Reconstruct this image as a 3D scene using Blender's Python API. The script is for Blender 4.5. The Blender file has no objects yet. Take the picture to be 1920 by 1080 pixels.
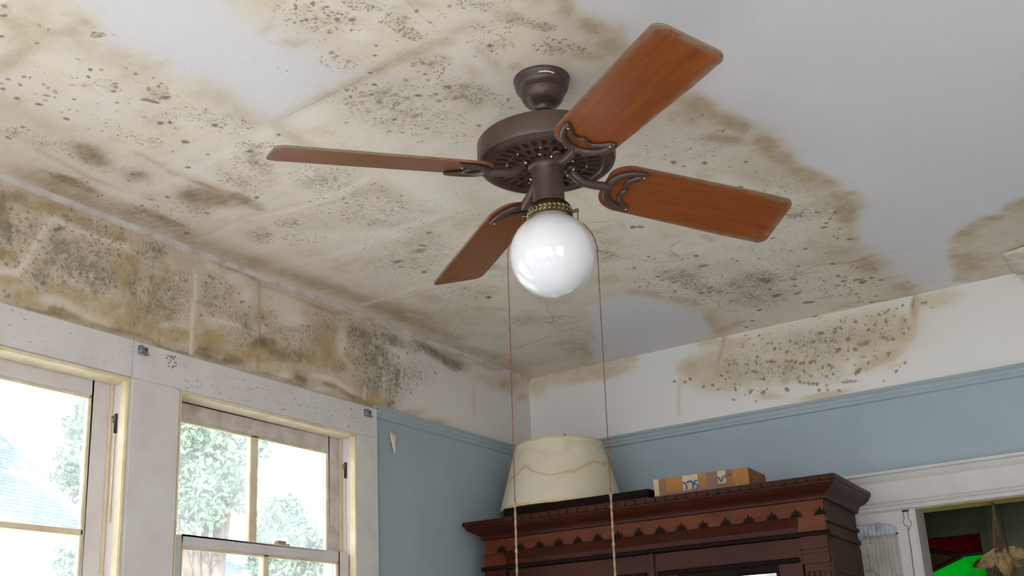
import bpy, bmesh, math, random
import numpy as np
from mathutils import Matrix, Vector

SC = bpy.context.scene
COL = SC.collection
H = 2.90                       # ceiling height; the room corner stands at x = 0, y = 0

# ------------------------------------------------------------------ camera
def camera():
    yaw, pitch, roll = 0.5548, 0.2907, -0.0499
    cy, sy, cp, sp = math.cos(yaw), math.sin(yaw), math.cos(pitch), math.sin(pitch)
    f = Vector((-sy * cp, cy * cp, sp))
    r = Vector((cy, sy, 0))
    u = r.cross(f)
    r2 = r * math.cos(roll) + u * math.sin(roll)
    u2 = u * math.cos(roll) - r * math.sin(roll)
    cd = bpy.data.cameras.new('camera')
    cd.sensor_width = 36.0
    cd.lens = 2041.484 / 1920 * 36.0
    cd.shift_y = 136.674 / 1920
    cd.clip_start = 0.05
    cam = bpy.data.objects.new('camera', cd)
    COL.objects.link(cam)
    m = Matrix((r2, u2, -f)).transposed().to_4x4()
    m.translation = Vector((2.6261, -4.3811, H - 1.4315))
    cam.matrix_world = m
    SC.camera = cam
    return cam, r2, u2, f
CAM, CR, CU, CF = camera()

# ------------------------------------------------------------------ world, sun, flash, exposure
SC.view_settings.view_transform = 'Standard'
SC.view_settings.look = 'None'
SC.view_settings.gamma = 1.0
SC.view_settings.exposure = -0.66
SC.view_settings.use_curve_mapping = False
SC.cycles.max_bounces = 10
SC.cycles.diffuse_bounces = 6
SC.cycles.transparent_max_bounces = 24
SC.cycles.sample_clamp_indirect = 6.0
SC.cycles.use_denoising = True

def make_world():
    w = bpy.data.worlds.new('sky')
    SC.world = w
    w.use_nodes = True
    nt = w.node_tree
    nt.nodes.clear()
    tc = nt.nodes.new('ShaderNodeTexCoord')
    sep = nt.nodes.new('ShaderNodeSeparateXYZ')
    rmp = nt.nodes.new('ShaderNodeValToRGB')
    bg = nt.nodes.new('ShaderNodeBackground')
    out = nt.nodes.new('ShaderNodeOutputWorld')
    mp = nt.nodes.new('ShaderNodeMapRange')
    nt.links.new(tc.outputs['Generated'], sep.inputs[0])
    nt.links.new(sep.outputs['Z'], mp.inputs['Value'])
    mp.inputs['From Min'].default_value = -1
    mp.inputs['From Max'].default_value = 1
    nt.links.new(mp.outputs[0], rmp.inputs[0])
    e = rmp.color_ramp.elements
    e[0].position, e[0].color = 0.40, (0.69, 0.705, 0.74, 1)
    e[1].position, e[1].color = 1.0, (0.66, 0.82, 1.0, 1)
    a = rmp.color_ramp.elements.new(0.52); a.color = (0.965, 0.985, 1.0, 1)
    nt.links.new(rmp.outputs[0], bg.inputs[0])
    bg.inputs[1].default_value = WORLD
    nt.links.new(bg.outputs[0], out.inputs[0])
WORLD, SUN, FLASH = 8.2, 20.0, 36.0
make_world()

def lamp(name, kind, loc, energy, color=(1, 1, 1), rot=None, **kw):
    d = bpy.data.lights.new(name, kind)
    d.energy = energy
    d.color = color
    for k, v in kw.items():
        setattr(d, k, v)
    o = bpy.data.objects.new(name, d)
    o.location = loc
    if rot: o.rotation_euler = rot
    COL.objects.link(o)
    return o
lamp('sun', 'SUN', (4, -6, 9), SUN, (1, 0.97, 0.92), (math.radians(38), math.radians(24), 0), angle=0.01)
# the camera's own flash, a few centimetres above the lens
lamp('camera_flash', 'POINT', CAM.location + CU * 0.055 - CR * 0.03, FLASH, (1.0, 0.97, 0.93), shadow_soft_size=0.015)
# daylight entering by the windows: sampling portals in the openings (they add no light of their own)
def portal(loc, w, h, face):
    o = lamp('window_daylight', 'AREA', loc, 1.0)
    o.rotation_euler = Vector(face).to_track_quat('-Z', 'Y').to_euler()
    o.data.shape = 'RECTANGLE'
    o.data.size, o.data.size_y = w, h
    o.data.cycles.is_portal = True
WIN = [(-3.20, -2.325, 1.0, H - 0.492), (-2.160, -1.293, 1.0, H - 0.492), (-5.6, -3.7, 0.9, H - 0.492)]
for a_, b_, c_, d_ in WIN:
    portal((-0.16, (a_ + b_) / 2, (c_ + d_) / 2), b_ - a_, d_ - c_, (1, 0, 0))
# unseen windows added behind the camera to brighten walls and armoire
FILL_WIN_R = [(-6.1, -4.3, 0.6, H - 0.45)]
FILL_WIN_F = [(0.2, 1.7, 0.8, H - 0.40), (1.9, 3.4, 0.8, H - 0.40)]
RX, RY = 4.6, -6.3             # far side walls of the room
for a_, b_, c_, d_ in FILL_WIN_R:
    portal((RX + 0.16, (a_ + b_) / 2, (c_ + d_) / 2), b_ - a_, d_ - c_, (-1, 0, 0))
for a_, b_, c_, d_ in FILL_WIN_F:
    portal(((a_ + b_) / 2, RY - 0.16, (c_ + d_) / 2), b_ - a_, d_ - c_, (0, 1, 0))

# ------------------------------------------------------------------ object helpers
def tag(o, label=None, cat=None, group=None, kind=None):
    if label: o['label'] = label
    if cat: o['category'] = cat
    if group: o['group'] = group
    if kind: o['kind'] = kind
    return o
def empty(name, loc, rz=0.0, label=None, cat=None, group=None, kind=None):
    o = bpy.data.objects.new(name, None)
    o.empty_display_size = 0.1
    o.location = loc
    o.rotation_euler = (0, 0, rz)
    COL.objects.link(o)
    return tag(o, label, cat, group, kind)
def put(name, me, parent=None, loc=None):
    o = bpy.data.objects.new(name, me)
    COL.objects.link(o)
    if parent: o.parent = parent
    if loc: o.location = loc
    return o

class MB:
    def __init__(s):
        s.v, s.f, s.mi = [], [], []
    def add(s, vs, fs, mi=0):
        n = len(s.v)
        s.v += [tuple(p) for p in vs]
        s.f += [tuple(i + n for i in f) for f in fs]
        s.mi += [mi] * len(fs)
        return s
    def box(s, x0, x1, y0, y1, z0, z1, mi=0):
        vs = [(x, y, z) for z in (z0, z1) for y in (y0, y1) for x in (x0, x1)]
        return s.add(vs, [(0, 2, 3, 1), (4, 5, 7, 6), (0, 1, 5, 4), (2, 6, 7, 3), (0, 4, 6, 2), (1, 3, 7, 5)], mi)
    def prism(s, prof, a, b, axis='x', mi=0):
        # prof: closed 2D outline; axis x -> (y, z), y -> (x, z), z -> (x, y)
        def P(t, p):
            return {'x': (t, p[0], p[1]), 'y': (p[0], t, p[1]), 'z': (p[0], p[1], t)}[axis]
        n = len(prof)
        vs = [P(a, p) for p in prof] + [P(b, p) for p in prof]
        fs = [tuple(range(n))[::-1], tuple(range(n, 2 * n))]
        fs += [(i, (i + 1) % n, n + (i + 1) % n, n + i) for i in range(n)]
        return s.add(vs, fs, mi)
    def lathe(s, prof, seg=48, c=(0, 0, 0), mi=0, closed=False):
        vs, fs = [], []
        n = len(prof)
        for k in range(seg):
            a = 2 * math.pi * k / seg
            vs += [(c[0] + r * math.cos(a), c[1] + r * math.sin(a), c[2] + z) for r, z in prof]
        for k in range(seg):
            k2 = (k + 1) % seg
            for i in range(n if closed else n - 1):
                j = (i + 1) % n
                fs.append((k * n + i, k2 * n + i, k2 * n + j, k * n + j))
        return s.add(vs, fs, mi)
    def tube(s, path, rad, seg=10, mi=0, flat=1.0, caps=True):
        P = [Vector(p) for p in path]
        R = rad if isinstance(rad, (list, tuple)) else [rad] * len(P)
        vs, fs = [], []
        up = Vector((0, 0, 1))
        for i, p in enumerate(P):
            t = (P[min(i + 1, len(P) - 1)] - P[max(i - 1, 0)]).normalized()
            if abs(t.dot(up)) > 0.95:
                n1 = t.cross(Vector((1, 0, 0))).normalized()
            else:
                n1 = t.cross(up).normalized()
            n2 = t.cross(n1).normalized()
            for k in range(seg):
                a = 2 * math.pi * k / seg
                vs.append(p + n1 * (R[i] * math.cos(a)) + n2 * (R[i] * flat * math.sin(a)))
        for i in range(len(P) - 1):
            for k in range(seg):
                k2 = (k + 1) % seg
                fs.append((i * seg + k, i * seg + k2, (i + 1) * seg + k2, (i + 1) * seg + k))
        if caps:
            fs.append(tuple(range(seg)))
            m = (len(P) - 1) * seg
            fs.append(tuple(m + k for k in range(seg))[::-1])
        return s.add(vs, fs, mi)
    def ball(s, c, r, seg=8, rings=5, sc=(1, 1, 1), M=None, mi=0):
        vs, fs = [], []
        for i in range(rings + 1):
            t = math.pi * i / rings
            for k in range(seg):
                a = 2 * math.pi * k / seg
                p = Vector((r * sc[0] * math.sin(t) * math.cos(a), r * sc[1] * math.sin(t) * math.sin(a), r * sc[2] * math.cos(t)))
                if M is not None: p = M @ p
                vs.append((c[0] + p.x, c[1] + p.y, c[2] + p.z))
        for i in range(rings):
            for k in range(seg):
                k2 = (k + 1) % seg
                fs.append((i * seg + k, (i + 1) * seg + k, (i + 1) * seg + k2, i * seg + k2))
        return s.add(vs, fs, mi)
    def build(s, name, mat, parent=None, loc=None, smooth=None, bevel=0.0, seg=2):
        me = bpy.data.meshes.new(name)
        me.from_pydata(s.v, [], s.f)
        bm = bmesh.new()
        bm.from_mesh(me)
        for f, mi in zip(bm.faces, s.mi):
            f.material_index = mi
        bmesh.ops.remove_doubles(bm, verts=bm.verts, dist=1e-6)
        bmesh.ops.recalc_face_normals(bm, faces=bm.faces)
        if bevel:
            es = [e for e in bm.edges if len(e.link_faces) == 2 and e.calc_face_angle(0) > 0.6]
            bmesh.ops.bevel(bm, geom=es, offset=bevel, segments=seg, affect='EDGES', clamp_overlap=True)
        bm.to_mesh(me)
        bm.free()
        if smooth is not None:
            me.polygons.foreach_set('use_smooth', [True] * len(me.polygons))
            me.set_sharp_from_angle(angle=math.radians(smooth))
        for m in (mat if isinstance(mat, (list, tuple)) else [mat]):
            me.materials.append(m)
        return put(name, me, parent, loc)

# ------------------------------------------------------------------ materials
def srgb(r, g, b):
    return tuple(((c / 255 / 12.92) if c / 255 <= 0.04045 else ((c / 255 + 0.055) / 1.055) ** 2.4) for c in (r, g, b)) + (1,)
class NT:
    def __init__(s, name):
        s.m = bpy.data.materials.new(name)
        s.m.use_nodes = True
        s.t = s.m.node_tree
        s.b = s.t.nodes['Principled BSDF']
        s.tc = s.t.nodes.new('ShaderNodeTexCoord').outputs['Object']
    def n(s, typ, **kw):
        nd = s.t.nodes.new(typ)
        for k, v in kw.items():
            setattr(nd, k, v)
        return nd
    def lk(s, a, b):
        s.t.links.new(a, b)
    def noise(s, scale, detail=4, rough=0.55, vec=None, sc=None):
        nd = s.n('ShaderNodeTexNoise')
        nd.inputs['Scale'].default_value = scale
        nd.inputs['Detail'].default_value = detail
        nd.inputs['Roughness'].default_value = rough
        v = vec or s.tc
        if sc:
            mp = s.n('ShaderNodeMapping')
            mp.inputs['Scale'].default_value = sc
            s.lk(v, mp.inputs[0]); v = mp.outputs[0]
        s.lk(v, nd.inputs['Vector'])
        return nd.outputs['Fac']
    def math(s, op, a, b=None, clamp=False):
        nd = s.n('ShaderNodeMath', operation=op, use_clamp=clamp)
        for i, x in enumerate((a, b)):
            if x is None: continue
            if isinstance(x, (int, float)): nd.inputs[i].default_value = x
            else: s.lk(x, nd.inputs[i])
        return nd.outputs[0]
    def rng(s, x, a, b, c=0.0, d=1.0, smooth=False):
        nd = s.n('ShaderNodeMapRange')
        if smooth: nd.interpolation_type = 'SMOOTHSTEP'
        s.lk(x, nd.inputs['Value'])
        for k, v in zip(('From Min', 'From Max', 'To Min', 'To Max'), (a, b, c, d)):
            nd.inputs[k].default_value = v
        return nd.outputs[0]
    def mix(s, fac, a, b):
        nd = s.n('ShaderNodeMix', data_type='RGBA')
        for i, x in ((0, fac), (6, a), (7, b)):
            if isinstance(x, (int, float)): nd.inputs[i].default_value = x
            elif isinstance(x, tuple): nd.inputs[i].default_value = x
            else: s.lk(x, nd.inputs[i])
        return nd.outputs[2]
    def attr(s, name):
        nd = s.n('ShaderNodeAttribute')
        nd.attribute_name = name
        return nd
    def bump(s, h, strength=0.3, dist=0.002):
        nd = s.n('ShaderNodeBump')
        nd.inputs['Strength'].default_value = strength
        nd.inputs['Distance'].default_value = dist
        s.lk(h, nd.inputs['Height'])
        s.lk(nd.outputs[0], s.b.inputs['Normal'])
    def set(s, col=None, rough=0.5, spec=0.5, metal=0.0):
        if col is not None:
            if isinstance(col, tuple): s.b.inputs['Base Color'].default_value = col
            else: s.lk(col, s.b.inputs['Base Color'])
        if isinstance(rough, (int, float)): s.b.inputs['Roughness'].default_value = rough
        else: s.lk(rough, s.b.inputs['Roughness'])
        s.b.inputs['Specular IOR Level'].default_value = spec
        s.b.inputs['Metallic'].default_value = metal
        return s.m
def paint(name, c1, c2, scale=6, rough=0.5, spec=0.4, bump=0.0, bscale=90, metal=0.0, lo=0.35, hi=0.65, sc=None):
    k = NT(name)
    f = k.rng(k.noise(scale, 6, 0.6, sc=sc), lo, hi)
    if bump: k.bump(k.noise(bscale, 3), bump)
    return k.set(k.mix(f, c1, c2), rough, spec, metal)

# stained plaster: colour comes from the stain fields stored on the mesh, broken up by noise
def stained(name, clean, cream, tan, olive, dirt, pale, rough=0.45, spec=0.35, bump=0.25, bscale=110, mscale=70, low=None, mot=0.4, motscale=5.0):
    k = NT(name)
    a1, a2 = k.attr('stain'), k.attr('grime')
    s1, s2 = k.n('ShaderNodeSeparateColor'), k.n('ShaderNodeSeparateColor')
    k.lk(a1.outputs['Color'], s1.inputs[0]); k.lk(a2.outputs['Color'], s2.inputs[0])
    tanF, mouldF, wetF = s1.outputs
    dirtF, paleF, lowF = s2.outputs
    n_big = k.noise(5.5, 8, 0.62)
    n_mid = k.noise(19, 7, 0.66)
    n_fine = k.noise(mscale, 6, 0.72)
    n_str = k.noise(9, 7, 0.65, sc=(1.0, 4.0, 2.2))
    c = k.mix(k.math('MULTIPLY', wetF, k.rng(n_big, 0.3, 0.62, 0.55, 1.0), True), clean, cream)
    blot = k.math('MULTIPLY', wetF, k.rng(n_str, 0.52, 0.78, 0.0, 0.34), True)
    c = k.mix(blot, c, tan)
    # mottling: paler and browner clouds inside the wetted plaster
    cl1, cl2 = k.noise(motscale, 9, 0.68), k.noise(motscale * 1.37, 9, 0.7, sc=(1.1, 0.9, 1.3))
    c = k.mix(k.math('MULTIPLY', wetF, k.rng(cl1, 0.50, 0.66, 0.0, mot, True), True), c, pale)
    c = k.mix(k.math('MULTIPLY', wetF, k.rng(cl2, 0.50, 0.70, 0.0, mot * 1.2, True), True), c, tan)
    t = k.math('MULTIPLY', tanF, k.rng(n_mid, 0.3, 0.68, 0.42, 1.15), True)
    c = k.mix(t, c, tan)
    d = k.math('MULTIPLY', dirtF, k.rng(k.math('ADD', k.math('MULTIPLY', n_str, 0.4), k.math('MULTIPLY', n_mid, 0.6)), 0.34, 0.62, 0.4, 1.1), True)
    c = k.mix(d, c, dirt)
    thr = k.math('ADD', n_fine, k.math('MULTIPLY', k.math('SUBTRACT', n_mid, 0.5), 0.55))
    m = k.math('MULTIPLY', mouldF, k.rng(thr, 0.40, 0.66, 0.12, 1.25, True), True)
    c = k.mix(m, c, olive)
    p = k.math('MULTIPLY', paleF, k.rng(n_mid, 0.3, 0.6, 0.5, 1.0), True)
    c = k.mix(p, c, pale)
    if low is not None:
        lc = k.mix(k.rng(n_big, 0.35, 0.65), low, tuple(x * 0.93 for x in low[:3]) + (1,))
        c = k.mix(lowF, c, lc)
    hb = k.math('ADD', k.noise(bscale, 3, 0.6), k.math('MULTIPLY', n_mid, 0.8))
    k.bump(hb, bump, 0.0025)
    return k.set(c, rough, spec)

PIG = [((0.150, 0.130, 0.098), 0.95), ((0.25, 0.205, 0.135), 0.80), ((0.19, 0.125, 0.065), 0.85),
       ((0.135, 0.135, 0.112), 0.90), ((0.38, 0.26, 0.12), 0.62)]
LPIG = {'f': ((0.20, 0.17, 0.11), 0.85), 'd': ((0.20, 0.165, 0.10), 0.6), 't': ((0.56, 0.40, 0.22), 0.70),
        'b': ((0.24, 0.155, 0.075), 0.8), 'w': ((0.86, 0.80, 0.72), 0.95), 'm': ((0.15, 0.14, 0.09), 0.8)}
def marks_material():
    k = NT('mould_marks')
    a = k.attr('pigment')
    tr = k.n('ShaderNodeBsdfTransparent')
    ms = k.n('ShaderNodeMixShader')
    fac = k.math('MULTIPLY', a.outputs['Alpha'], k.rng(k.noise(260, 4, 0.7), 0.3, 0.6, 0.55, 1.05), True)
    k.lk(fac, ms.inputs[0]); k.lk(tr.outputs[0], ms.inputs[1]); k.lk(k.b.outputs[0], ms.inputs[2])
    k.lk(ms.outputs[0], k.t.nodes['Material Output'].inputs[0])
    # sparse pigment tinted paler, making up for the shade the patch casts beneath
    veil = k.n('ShaderNodeVectorMath', operation='SCALE')
    veil.inputs[0].default_value = (0.52, 0.44, 0.335)
    k.lk(k.math('SUBTRACT', 1.0, fac, True), veil.inputs['Scale'])
    addc = k.n('ShaderNodeVectorMath', operation='ADD')
    k.lk(a.outputs['Color'], addc.inputs[0]); k.lk(veil.outputs[0], addc.inputs[1])
    k.lk(addc.outputs[0], k.b.inputs['Base Color'])
    k.b.inputs['Roughness'].default_value = 0.8
    k.b.inputs['Specular IOR Level'].default_value = 0.1
    return k.m

# ------------------------------------------------------------------ stains, in millimetres on each surface
CEIL = {
 'P': [["right",1744,-2638,1689,-2517,1678,-2471,1691,-2420,1699,-2369,1697,-2297,1693,-2174,1726,-2104,1743,-1995,1772,-1887,1804,-1756,1818,-1669,1830,-1594,1830,-1478,1866,-1364,1878,-1217,1887,-1073,1868,-946,1813,-734,1790,-596,1801,-420,1847,-204,1831,57,2276,984,2899,484,2907,-2245,2125,-2637],["left",927,-3238,846,-3165,810,-3084,784,-3000,776,-2896,801,-2789,808,-2674,800,-2573,827,-2553,939,-2574,1061,-2583,1130,-2585,1135,-2668,1123,-2746,1090,-2798,1088,-2864,1096,-2920,1104,-2974,1166,-3063],["strip",734,-722,875,-788,954,-714,1015,-550,1051,-367,1034,-185,944,31,829,88,526,157,305,141,455,-188],["stain",2352,-749,2300,-734,2245,-660,2189,-662,2106,-569,2071,-491,2031,-337,2030,-201,1992,-54,2172,96,2318,-41,2409,-749]],
 'E': [["t",50,690,-3188,61,45,-67,46],["t",80,788,-3105,22,7,-13,13],["t",45,793,-2898,20,15,-18,16],["t",45,696,-2907,31,23,-29,24],["m",35,690,-2669,52,72,-28,22],["m",35,670,-2820,32,24,-36,30],["m",35,239,-2831,24,44,-28,17],["m",35,231,-2922,19,34,-27,15],["m",35,698,-3233,25,19,-26,18],["t",50,1083,-2863,17,13,-17,17],["t",50,1085,-2786,38,28,-14,14],["t",50,1450,-2589,60,22,-16,28],["t",50,1410,-2742,20,48,-22,19],["t",50,789,-2645,10,43,-34,23],["t",50,1268,-2585,65,-2,-6,13],["t",50,1357,-2443,2,41,-22,15],["m",45,1340,-2775,33,39,-17,18],["m",45,1339,-2705,27,20,-16,21],["m",45,1307,-2533,48,9,-16,31],["m",45,1277,-2350,29,59,-40,43],["m",45,1117,-2463,44,34,-25,31],["m",45,1517,-2643,44,43,-15,20],["m",25,1095,-2446,117,89,-69,85],["m",25,1096,-2303,130,100,-58,77],["m",25,1203,-2800,73,55,-39,43],["w",50,898,-2509,82,-5,-29,51],["w",50,1236,-2722,22,31,-23,23],["t",60,1666,-2528,26,-11,-3,33],["t",60,1678,-2425,23,30,-17,25],["t",60,1668,-2343,16,51,-26,28],["t",60,1541,-2574,21,38,-19,21],["t",60,1582,-2502,22,17,-9,15],["t",60,1446,-2391,21,16,-13,21],["t",60,1612,-2326,26,35,-16,23],["t",60,1403,-2495,4,30,-17,13],["t",60,1409,-2443,6,41,-27,21],["m",40,1538,-2582,20,35,-16,18],["m",40,1578,-2515,24,18,-9,15],["m",40,1584,-2394,34,25,-14,24],["m",40,1302,-2353,22,44,-31,34],["m",40,1446,-2498,10,8,-8,11],["w",40,1561,-2279,37,-9,-8,37],["w",40,1378,-2367,-1,36,-14,9],["b",75,352,-2325,42,99,-46,35],["b",75,299,-2342,24,82,-55,40],["b",75,117,-2374,5,75,-34,21],["b",75,103,-2265,0,82,-35,22],["b",75,115,-2663,17,66,-32,18],["b",75,114,-2607,5,66,-24,13],["b",75,401,-2261,5,73,-26,18],["b",75,279,-2567,31,37,-36,27],["b",75,287,-2720,-3,70,-50,25],["w",55,287,-2225,33,80,-40,32],["w",55,155,-2456,4,53,-33,20],["w",55,154,-2529,11,74,-32,19],["w",55,438,-2497,7,86,-28,18],["m",55,636,-2469,9,45,-39,27],["m",55,595,-2396,18,50,-40,31],["m",55,477,-2367,0,68,-29,19],["m",55,247,-2051,38,30,-48,48],["m",55,327,-1943,66,33,-38,43],["m",55,101,-2280,4,68,-35,23],["m",55,107,-2407,11,45,-29,19],["m",55,104,-2682,13,51,-32,18],["m",55,285,-2731,5,45,-43,23],["m",55,240,-2288,20,41,-32,25],["m",55,669,-2204,75,59,-43,47],["m",55,316,-2377,38,30,-29,26],["m",35,666,-2008,91,141,-104,111],["m",35,575,-1619,62,124,-122,139],["m",35,430,-1582,86,71,-62,78],["m",35,798,-2283,70,54,-63,73],["m",35,1069,-1277,86,70,-90,168],["t",35,761,-2098,36,99,-60,58],["t",35,887,-1783,101,28,-60,102],["t",35,616,-1760,69,134,-86,96],["t",35,485,-1975,97,188,-88,86],["t",35,89,-1699,31,278,-77,65],["t",35,342,-997,67,159,-97,123],["t",35,155,-1029,75,316,-128,144],["t",35,168,-1186,49,199,-74,80],["w",60,882,-2025,36,126,-72,72],["w",60,856,-1882,39,107,-50,54],["w",60,320,-1944,209,75,-45,54],["w",60,563,-1804,81,65,-44,54],["t",75,1773,-1793,34,65,-22,40],["t",75,1805,-1635,44,16,-10,35],["t",75,1734,-1957,19,88,-37,43],["t",75,1844,-1342,36,95,-21,41],["t",75,1876,-1151,40,18,-8,33],["t",75,1706,-1732,53,58,-14,31],["t",75,1838,-987,23,19,-31,106],["t",75,1798,-1542,17,80,-26,38],["t",40,1693,-1485,41,115,-36,62],["t",40,1672,-1910,38,54,-26,47],["t",40,1791,-1383,51,104,-29,60],["m",30,1754,-1300,50,56,-23,59],["m",30,1707,-1092,54,43,-23,68],["m",30,1809,-1081,38,107,-36,77],["m",68,1165,-740,35,100,-45,80],["m",68,1192,-592,55,46,-30,71],["m",68,1340,-564,107,19,-38,121],["m",68,1292,-377,92,77,-39,103],["m",68,1042,-1181,42,53,-26,45],["m",68,1161,-833,57,73,-31,63],["t",60,1053,-260,-26,109,-43,29],["t",60,1077,-542,36,87,-24,46],["t",60,1392,-1099,15,54,-14,23],["t",60,1248,-1026,10,40,-16,25],["t",60,1055,-104,78,-28,-17,60],["t",60,984,-751,42,85,-24,43],["t",40,1327,-811,94,45,-24,65],["t",40,945,-953,65,54,-27,52],["t",40,1247,-877,39,32,-27,62],["t",40,1345,-636,87,-5,-20,71],["t",75,1820,-125,57,8,-15,82],["t",75,1843,-1033,-8,97,-35,22],["t",75,1848,-951,18,14,-13,46],["t",75,1823,-926,36,18,-4,15],["t",75,1797,-754,25,20,-4,14],["t",75,1837,-267,54,15,-6,31],["t",75,1789,-453,77,14,-15,72],["t",45,1627,-642,117,10,-16,68],["t",45,1662,-800,38,31,-16,51],["t",45,1725,-697,64,52,-13,42],["t",45,1944,-268,83,24,-13,76],["t",45,1919,-137,48,7,-9,54],["m",65,1600,-76,79,2,-9,43],["m",65,1427,-577,61,50,-25,70],["m",65,1509,-539,27,22,-16,47],["m",40,467,-771,103,48,-44,76],["m",40,554,-651,71,61,-45,78],["m",40,476,-372,-33,174,-74,76],["m",40,26,-891,3,87,-31,33],["m",40,16,-668,19,173,-25,29],["m",40,477,-1184,80,67,-51,74],["m",40,675,-1313,54,45,-30,45],["t",45,405,-272,31,141,-91,134],["t",45,154,-207,189,6,-43,80],["t",45,133,-1123,21,194,-55,57],["t",45,321,-1236,33,77,-39,46],["t",45,390,-992,21,18,-28,41],["t",45,92,-408,31,175,-51,66],["t",45,32,-99,2,79,-41,53],["t",45,681,-913,58,49,-48,82],["b",40,57,-578,24,273,-45,54],["b",40,100,-1196,6,123,-44,43],["b",40,26,-260,10,132,-40,51],["b",40,102,-1038,8,163,-41,42],["t",50,2221,-630,44,-3,-5,56],["t",50,2107,-275,72,59,-14,78],["t",50,2131,-576,47,-16,-5,69],["t",50,2313,-700,43,-14,-2,64],["t",50,2069,-184,52,42,-13,68]],
 'L': [["t",60,28,678,-3139,732,-3115,781,-3101],["t",60,28,493,-3117,580,-3123,650,-3126],["t",35,50,699,-3062,716,-2985,706,-2919],["t",35,50,776,-2748,796,-2675,784,-2587],["t",35,50,336,-2992,327,-2893,322,-2757],["f",50,3,560,-2959,582,-2945,608,-2917,602,-2896],["f",50,3,678,-2932,692,-2908,680,-2884,689,-2861],["f",50,3,712,-2796,703,-2753,694,-2718],["f",50,3,634,-2764,662,-2734,686,-2711],["f",50,3,592,-2944,622,-2944,656,-2919],["t",75,16,816,-2545,889,-2560,985,-2573,1068,-2575,1137,-2574,1212,-2582,1278,-2592,1350,-2591,1386,-2575],["f",50,3,853,-2553,946,-2560,1035,-2568,1090,-2570,1139,-2576,1218,-2589,1301,-2600,1354,-2596],["f",50,3,1394,-2754,1390,-2716,1389,-2675,1389,-2638],["t",50,22,806,-2535,787,-2484,784,-2428,790,-2369],["w",50,22,1387,-2532,1387,-2451,1385,-2375,1380,-2272],["t",45,14,1395,-2497,1392,-2416,1387,-2341],["t",45,14,1395,-2515,1472,-2496],["b",75,14,386,-2521,385,-2445,384,-2371,383,-2288,385,-2211,394,-2185],["b",60,60,57,-2720,47,-2660,43,-2545,51,-2413,60,-2273,59,-2160,55,-2012,69,-1873],["b",50,40,55,-2012,70,-1821,104,-1544,105,-1348,89,-1061,96,-742],["w",45,18,145,-2488,271,-2472,387,-2472,499,-2492,754,-2514],["w",45,18,169,-2143,313,-2164,482,-2121,620,-2137],["w",45,18,396,-2530,392,-2456],["t",60,10,149,-2159,325,-2175,469,-2144,575,-2136],["t",60,10,489,-2141,467,-2081,465,-2002,476,-1895,531,-1822],["t",60,10,211,-2818,193,-2720,175,-2593,163,-2463],["t",60,10,397,-2654,390,-2524],["t",60,10,232,-2637,281,-2620],["f",45,4,619,-2334,653,-2302,659,-2258,647,-2221,629,-2201],["f",45,4,243,-1996,271,-1988,308,-1987,351,-1982],["w",50,16,193,-1809,395,-1766,616,-1816,823,-1808],["w",50,16,82,-1339,390,-1343,663,-1292],["w",50,16,451,-2130,664,-2129,782,-2148],["t",50,7,438,-2106,540,-2109,620,-2079,760,-2121],["t",50,7,596,-1777,709,-1768,799,-1775],["t",50,7,488,-2076,497,-1938,552,-1790],["f",45,4,1703,-1452,1730,-1438,1756,-1435],["f",45,4,1715,-1509,1744,-1515],["f",45,4,1725,-1297,1764,-1304,1786,-1274],["f",45,4,1621,-1746,1674,-1737],["f",45,4,1738,-1616,1795,-1605,1836,-1590],["f",75,5,1035,-1233,1068,-1205,1070,-1158,1084,-1109,1122,-1069,1151,-1012],["f",75,5,1151,-1012,1179,-988,1230,-967,1266,-971],["f",75,5,1338,-581,1281,-550,1217,-507,1170,-447,1150,-377,1167,-309,1195,-271],["f",75,5,1306,-757,1293,-709,1274,-680],["f",75,5,1138,-823,1151,-841,1178,-841],["f",75,5,1251,-1088,1247,-1053,1251,-1004],["f",75,5,1253,-1093,1293,-1124,1323,-1137],["f",75,5,1112,-546,1089,-481,1123,-472],["f",75,5,1174,-679,1208,-673,1248,-694],["f",75,5,1020,-729,1038,-697,1062,-702],["f",75,5,1270,-637,1298,-606],["f",75,5,1159,-523,1170,-447],["f",75,5,1135,-142,1178,-162],["f",75,5,1037,-1008,1066,-1012],["f",75,5,1123,-1463,1152,-1463,1172,-1441,1214,-1435],["f",75,5,928,-982,985,-986,984,-958],["f",80,9,1276,-538,1312,-572,1343,-584],["f",80,9,1381,-591,1428,-597],["f",80,9,1098,-125,1143,-136,1175,-155],["f",70,8,1530,-551,1574,-580,1620,-592],["f",70,8,1703,-541,1740,-539,1779,-535],["f",70,8,1582,-418,1596,-351,1617,-318],["f",70,8,1528,-530,1568,-534,1619,-510],["f",70,8,1486,-224,1563,-210],["t",80,16,1620,-592,1676,-560,1752,-540,1817,-556,1874,-549,1930,-537],["m",70,14,1513,-44,1590,-41,1677,-28,1763,-16,1824,2],["f",50,4,376,-756,440,-783,511,-779],["f",50,4,628,-875,596,-817,567,-730,532,-670,503,-599],["f",50,4,393,-718,448,-741],["f",50,4,935,-1000,995,-1005],["t",40,8,243,-470,356,-502,461,-538,611,-530],["t",40,8,717,-580,783,-558]],
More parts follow.
